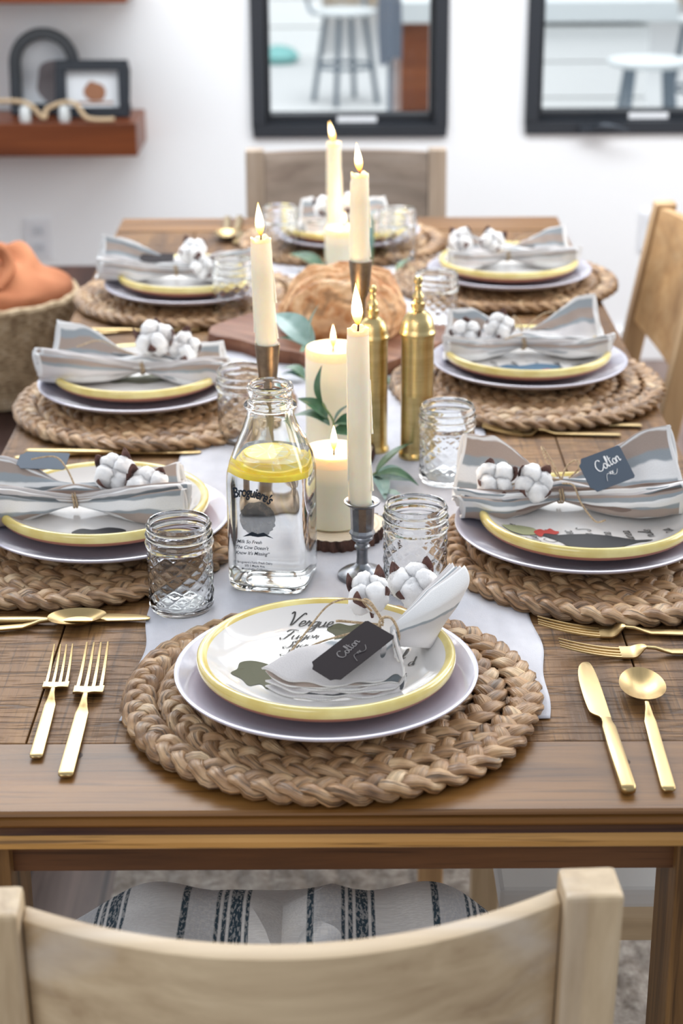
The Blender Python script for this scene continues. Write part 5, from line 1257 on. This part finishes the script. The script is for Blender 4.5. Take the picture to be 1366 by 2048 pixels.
sprig('green leaf showing between the bottle and the near left plate', [(-0.1435, 1.8514, 0.7800), (-0.1372, 1.8558, 0.7800), (-0.1331, 1.8613, 0.7790)], [((-0.1433, 1.8489, 0.7810), (-0.1256, 1.8682, 0.7810), .02, .05, 'leaf', 0)])

# ------------------------------------------------------------------ gold cutlery, lying along +Y with the handle end at y = 0
def handle(mb, L0, w0=.0062, w1=.0088, t0=.0036):
    """flat bar handle from y=0 to L0 that narrows into a neck"""
    secs = [(0, w1*.6, .0016, .0022), (.0012, w1*.92, .0024, .0028), (.004, w1, .0028, .0030), (L0*.55, w1*.95, .0026, .0030), (L0*.80, w1*.90, .0026, .0032), (L0*.86, w1*.62, .0030, .0046), (L0*.93, w0*.62, .0030, .0072), (L0, w0*.52, .0026, .0080)]
    return secs
def loftbar(mb, secs, seg=12):
    vs = []; n = len(secs)
    for y, w, th, z in secs:
        for k in range(seg):
            a = 2*pi*k/seg; c, s_ = cos(a), sin(a); e = .55
            vs.append((w*.5*math.copysign(abs(c)**e, c)*1.0, y, z+th*.5*math.copysign(abs(s_)**e, s_)))
    fs = [(i*seg+k, i*seg+(k+1) % seg, (i+1)*seg+(k+1) % seg, (i+1)*seg+k) for i in range(n-1) for k in range(seg)]+[tuple(range(seg)), tuple((n-1)*seg+k for k in range(seg))]
    mb.add(vs, fs)
def fork(S=1.0):
    t = thing('fork', 'x', 'fork'); L0 = .118
    mb = MB(); loftbar(mb, handle(mb, L0, w1=.0118, w0=.008)); mb.build('handle', M['gold'], t, angle=50)
    mb = MB(); HW = .0118
    def prz(y): return .0080-.0062*ss(y/.014)+.0125*(max(0, y-.020)/.066)**1.7     # side view of the head
    def wd(y): return .0022+(HW-.0022)*ss(min(1, y/.011))**.6
    for sgn in (0,):
        ys = [0, .002, .004, .007, .010, .014, .018, .024]
        mb.grid(lambda a, b: ((b*2-1)*wd(a*.024), L0+a*.024, prz(a*.024)+.0006+.0008*((b*2-1)**2)), 14, 9)
        mb.grid(lambda a, b: ((b*2-1)*wd(a*.024), L0+a*.024, prz(a*.024)-.0010+.0008*((b*2-1)**2)), 14, 9)
        for sg in (-1, 1): mb.grid(lambda a, b: (sg*wd(a*.024), L0+a*.024, prz(a*.024)+.0014-.0016*b), 14, 2)
        mb.grid(lambda a, b: ((b*2-1)*wd(.024), L0+.024, prz(.024)+.0006+.0008*((b*2-1)**2)-.0016*a), 2, 9)
    mb.build('head', M['gold'], t, angle=60)
    for k in range(4):
        xc = (k-1.5)*.0061; mb = MB(); vs = []; n = 14
        for i in range(n):
            y = .0236+.058*i/(n-1); w = .0034*(1-.55*(i/(n-1))**1.5)*.5; z = prz(y)+.0006+.0008*(xc/HW)**2; th = .0017*(1-.4*i/(n-1)); xx = xc*(1-.06*i/(n-1))
            vs += [(xx-w, L0+y, z-th), (xx+w, L0+y, z-th), (xx+w*.8, L0+y, z), (xx-w*.8, L0+y, z)]
        mb.add(vs, [(i*4+q, i*4+(q+1) % 4, (i+1)*4+(q+1) % 4, (i+1)*4+q) for i in range(n-1) for q in range(4)]+[(0, 1, 2, 3), tuple((n-1)*4+q for q in range(4))]); mb.build('tine', M['gold'], t, angle=40)
    return t
def knife():
    t = thing('knife', 'x', 'knife'); L0 = .112
    mb = MB(); loftbar(mb, [(0, .006, .004, .0032), (.0014, .0105, .0056, .0036), (.005, .0122, .0064, .0040), (L0*.6, .0118, .0060, .0040), (L0*.86, .0112, .0056, .0042), (L0*.93, .0086, .0046, .0042), (L0, .0084, .0034, .0042)]); mb.build('handle', M['gold'], t, angle=50)
    o = [(-.0042, 0), (-.0050, .003), (-.0105, .009), (-.0122, .020), (-.0128, .045), (-.0122, .070), (-.0098, .088), (-.0060, .0975), (-.0015, .0995), (.0015, .096), (.0034, .080), (.0042, .050), (.0042, 0)]
    P = [cr([(x, y, 0) for x, y in o], i/40) for i in range(41)]; n = 41
    mb = MB(); mb.add([(p.x, L0+p.y, .0034) for p in P]+[(p.x, L0+p.y, .0050) for p in P], [tuple(reversed(range(n))), tuple(range(n, 2*n))]+[(i, (i+1) % n, n+(i+1) % n, n+i) for i in range(n)]); mb.build('blade', M['gold'], t, smooth=True, angle=30, bevel=.0004)
    return t
def spoon():
    t = thing('spoon', 'x', 'spoon'); L0 = .124
    mb = MB(); loftbar(mb, handle(mb, L0, w1=.0104, w0=.0066)); mb.build('handle', M['gold'], t, angle=50)
    def sp(dz):
        def f(a, b):
            th = a*2*pi; q = b; x = .0178*q*cos(th)*(1-.10*sin(th)); y = .0275*q*sin(th)
            z = .0086*(q**2.1)+dz*(1-q**6)
            return (x, L0+.0262+y, .0014+z)
        return f
    mb = MB(); mb.grid(sp(.0011), 56, 18, closeu=True); mb.grid(sp(0), 56, 18, closeu=True); mb.build('bowl', M['gold'], t, angle=70)
    return t
F0, K0_, S0 = fork(), knife(), spoon()
used = {}
def lay(root, base, tip, label, z=TZ, s=1.0, roll=0):
    b, e = Vector(base), Vector(tip); s = sqrt((e.x-b.x)**2+(e.y-b.y)**2)/{'fork': .2, 'knife': .2115, 'spoon': .178}[root['category']]; rz = atan2(-(e.x-b.x), e.y-b.y)
    if root.name in used: r = dup(root, (b.x, b.y, z), rz, label)
    else: used[root.name] = 1; r = root; r.location = (b.x, b.y, z); r.rotation_euler = (0, 0, rz); r['label'] = label
    r.scale = (s, s, s); r['group'] = {'fork': 'gold forks', 'knife': 'gold knives', 'spoon': 'gold spoons'}[r['category']]; return r
z0 = TZ+.0008
lay(F0, (-0.2622, 1.3546, 0.7620), (-0.2663, 1.5550, 0.7680), 'left gold fork of the pair by the front placemat', z0, 1.0)
lay(F0, (-0.2324, 1.3220, 0.7620), (-0.2337, 1.5546, 0.7680), 'right gold fork of the pair by the front placemat', z0, 1.16)
lay(K0_, (0.2348, 1.2901, 0.7640), (0.2318, 1.5271, 0.7640), 'gold knife right of the front placemat', z0, 1.09)
lay(S0, (0.2682, 1.2930, 0.7630), (0.2744, 1.5036, 0.7640), 'gold spoon right of the front knife', z0, 1.13)
lay(F0, (0.4007, 1.5911, 0.7650), (0.1915, 1.6023, 0.7750), 'farther gold fork below the near right placemat', z0, 1.0).location.z = z0
lay(F0, (0.4117, 1.5531, 0.7650), (0.2069, 1.5524, 0.7750), 'closer gold fork below the near right placemat', z0, .92)
lay(F0, (0.3926, 2.2259, 0.7640), (0.1904, 2.2441, 0.7700), 'longer gold fork beyond the near right plate', z0, 1.0)
lay(F0, (0.3601, 2.1904, 0.7640), (0.1821, 2.2036, 0.7700), 'shorter gold fork beyond the near right plate', z0, .9)
lay(S0, (-0.4198, 1.5985, 0.7630), (-0.2344, 1.6312, 0.7640), 'gold spoon below the near left placemat', z0, .95)
lay(K0_, (-0.4007, 1.6297, 0.7640), (-0.1915, 1.6307, 0.7640), 'gold knife below the near left placemat', z0, .98)
lay(S0, (-0.4080, 2.1139, 0.7630), (-0.2415, 2.1458, 0.7640), 'gold spoon beyond the near left plate', z0, .92)
lay(K0_, (-0.3974, 2.1332, 0.7640), (-0.1755, 2.1241, 0.7640), 'gold knife beyond the near left plate', z0, 1.05)
lay(K0_, (-0.4223, 2.6937, 0.7640), (-0.2171, 2.6897, 0.7640), 'gold knife between the two far left placemats', z0, 1.0)
lay(S0, (-0.3780, 2.6794, 0.7630), (-0.2193, 2.7212, 0.7640), 'gold spoon between the two far left placemats', z0, .9)
lay(S0, (-0.2216, 3.5135, 0.7630), (-0.2117, 3.2919, 0.7640), 'gold spoon left of the far placemat', z0, .95)
lay(K0_, (-0.1967, 3.5083, 0.7640), (-0.1960, 3.2753, 0.7640), 'gold knife left of the far placemat', z0, .95)
# ------------------------------------------------------------------ light, camera
w = bpy.data.worlds.new('World'); sc.world = w; w.use_nodes = True
nt = w.node_tree; bg = nt.nodes['Background']
tc = nt.nodes.new('ShaderNodeTexCoord'); sp = nt.nodes.new('ShaderNodeSeparateXYZ'); nt.links.new(tc.outputs['Generated'], sp.inputs[0])
rp = nt.nodes.new('ShaderNodeValToRGB'); nt.links.new(sp.outputs[2], rp.inputs[0])
rp.color_ramp.elements[0].position = .0; rp.color_ramp.elements[0].color = (.62, .66, .72, 1)
rp.color_ramp.elements[1].position = .5; rp.color_ramp.elements[1].color = (.90, .97, 1.08, 1)
nt.links.new(rp.outputs[0], bg.inputs[0]); bg.inputs[1].default_value = .66
def area(name, loc, target, size, energy, col=(1,1,1), sy=None):
    l = bpy.data.lights.new(name, 'AREA'); l.energy = energy; l.color = col; l.size = size
    if sy: l.shape = 'RECTANGLE'; l.size_y = sy
    o = bpy.data.objects.new(name, l); COL.objects.link(o); o.location = loc
    o.rotation_euler = (Vector(target)-Vector(loc)).to_track_quat('-Z', 'Y').to_euler(); return o
area('window_light_right', (3.0, 3.05, 1.9), (0, 2.1, .7), 2.4, 90, (1, .97, .93), 1.8)
area('wall_fill', (0, 3.6, 3.2), (0, 5.07, 1.0), 4.5, 105, (.95, .98, 1), .6)  # added lamp that only brightens the back wall, no real fixture
area('window_light_back', (-.6, 4.9, 3.0), (0, 1.7, .75), 2.0, 46, (.93, .97, 1), .9)
area('front_fill', (-1.3, -.9, 2.3), (0, 1.6, .7), 1.8, 24, (.96, .98, 1), 1.4)  # fill lamp added behind the camera to brighten the near end
area('skylight_outside', (0, 8.5, 5), (0, 9.5, 0), 7, 620, (1, 1, 1))
cam = bpy.data.cameras.new('Camera'); co = bpy.data.objects.new('Camera', cam); COL.objects.link(co)
cam.sensor_fit = 'VERTICAL'; cam.sensor_height = 36; cam.lens = 3600/2048*36
co.location = (0, 0, 1.521)
co.rotation_euler = (Matrix.Rotation(R(90-21.5), 4, 'X') @ Matrix.Rotation(R(-.3), 4, 'Z')).to_euler()
cam.dof.use_dof = True; cam.dof.focus_distance = 1.70; cam.dof.aperture_fstop = 5.6; cam.dof.aperture_blades = 7
cam.clip_start = .05
sc.camera = co
sc.view_settings.view_transform = 'Standard'; sc.view_settings.look = 'None'; sc.view_settings.exposure = 0.0; sc.view_settings.gamma = 1.0
cy = sc.cycles
cy.use_denoising = True; cy.max_bounces = 14; cy.transmission_bounces = 12; cy.transparent_max_bounces = 12; cy.glossy_bounces = 5; cy.diffuse_bounces = 4
cy.sample_clamp_indirect = 6; cy.caustics_refractive = True; cy.caustics_reflective = False; cy.blur_glossy = .5
try: cy.denoiser = 'OPENIMAGEDENOISE'
except Exception: pass
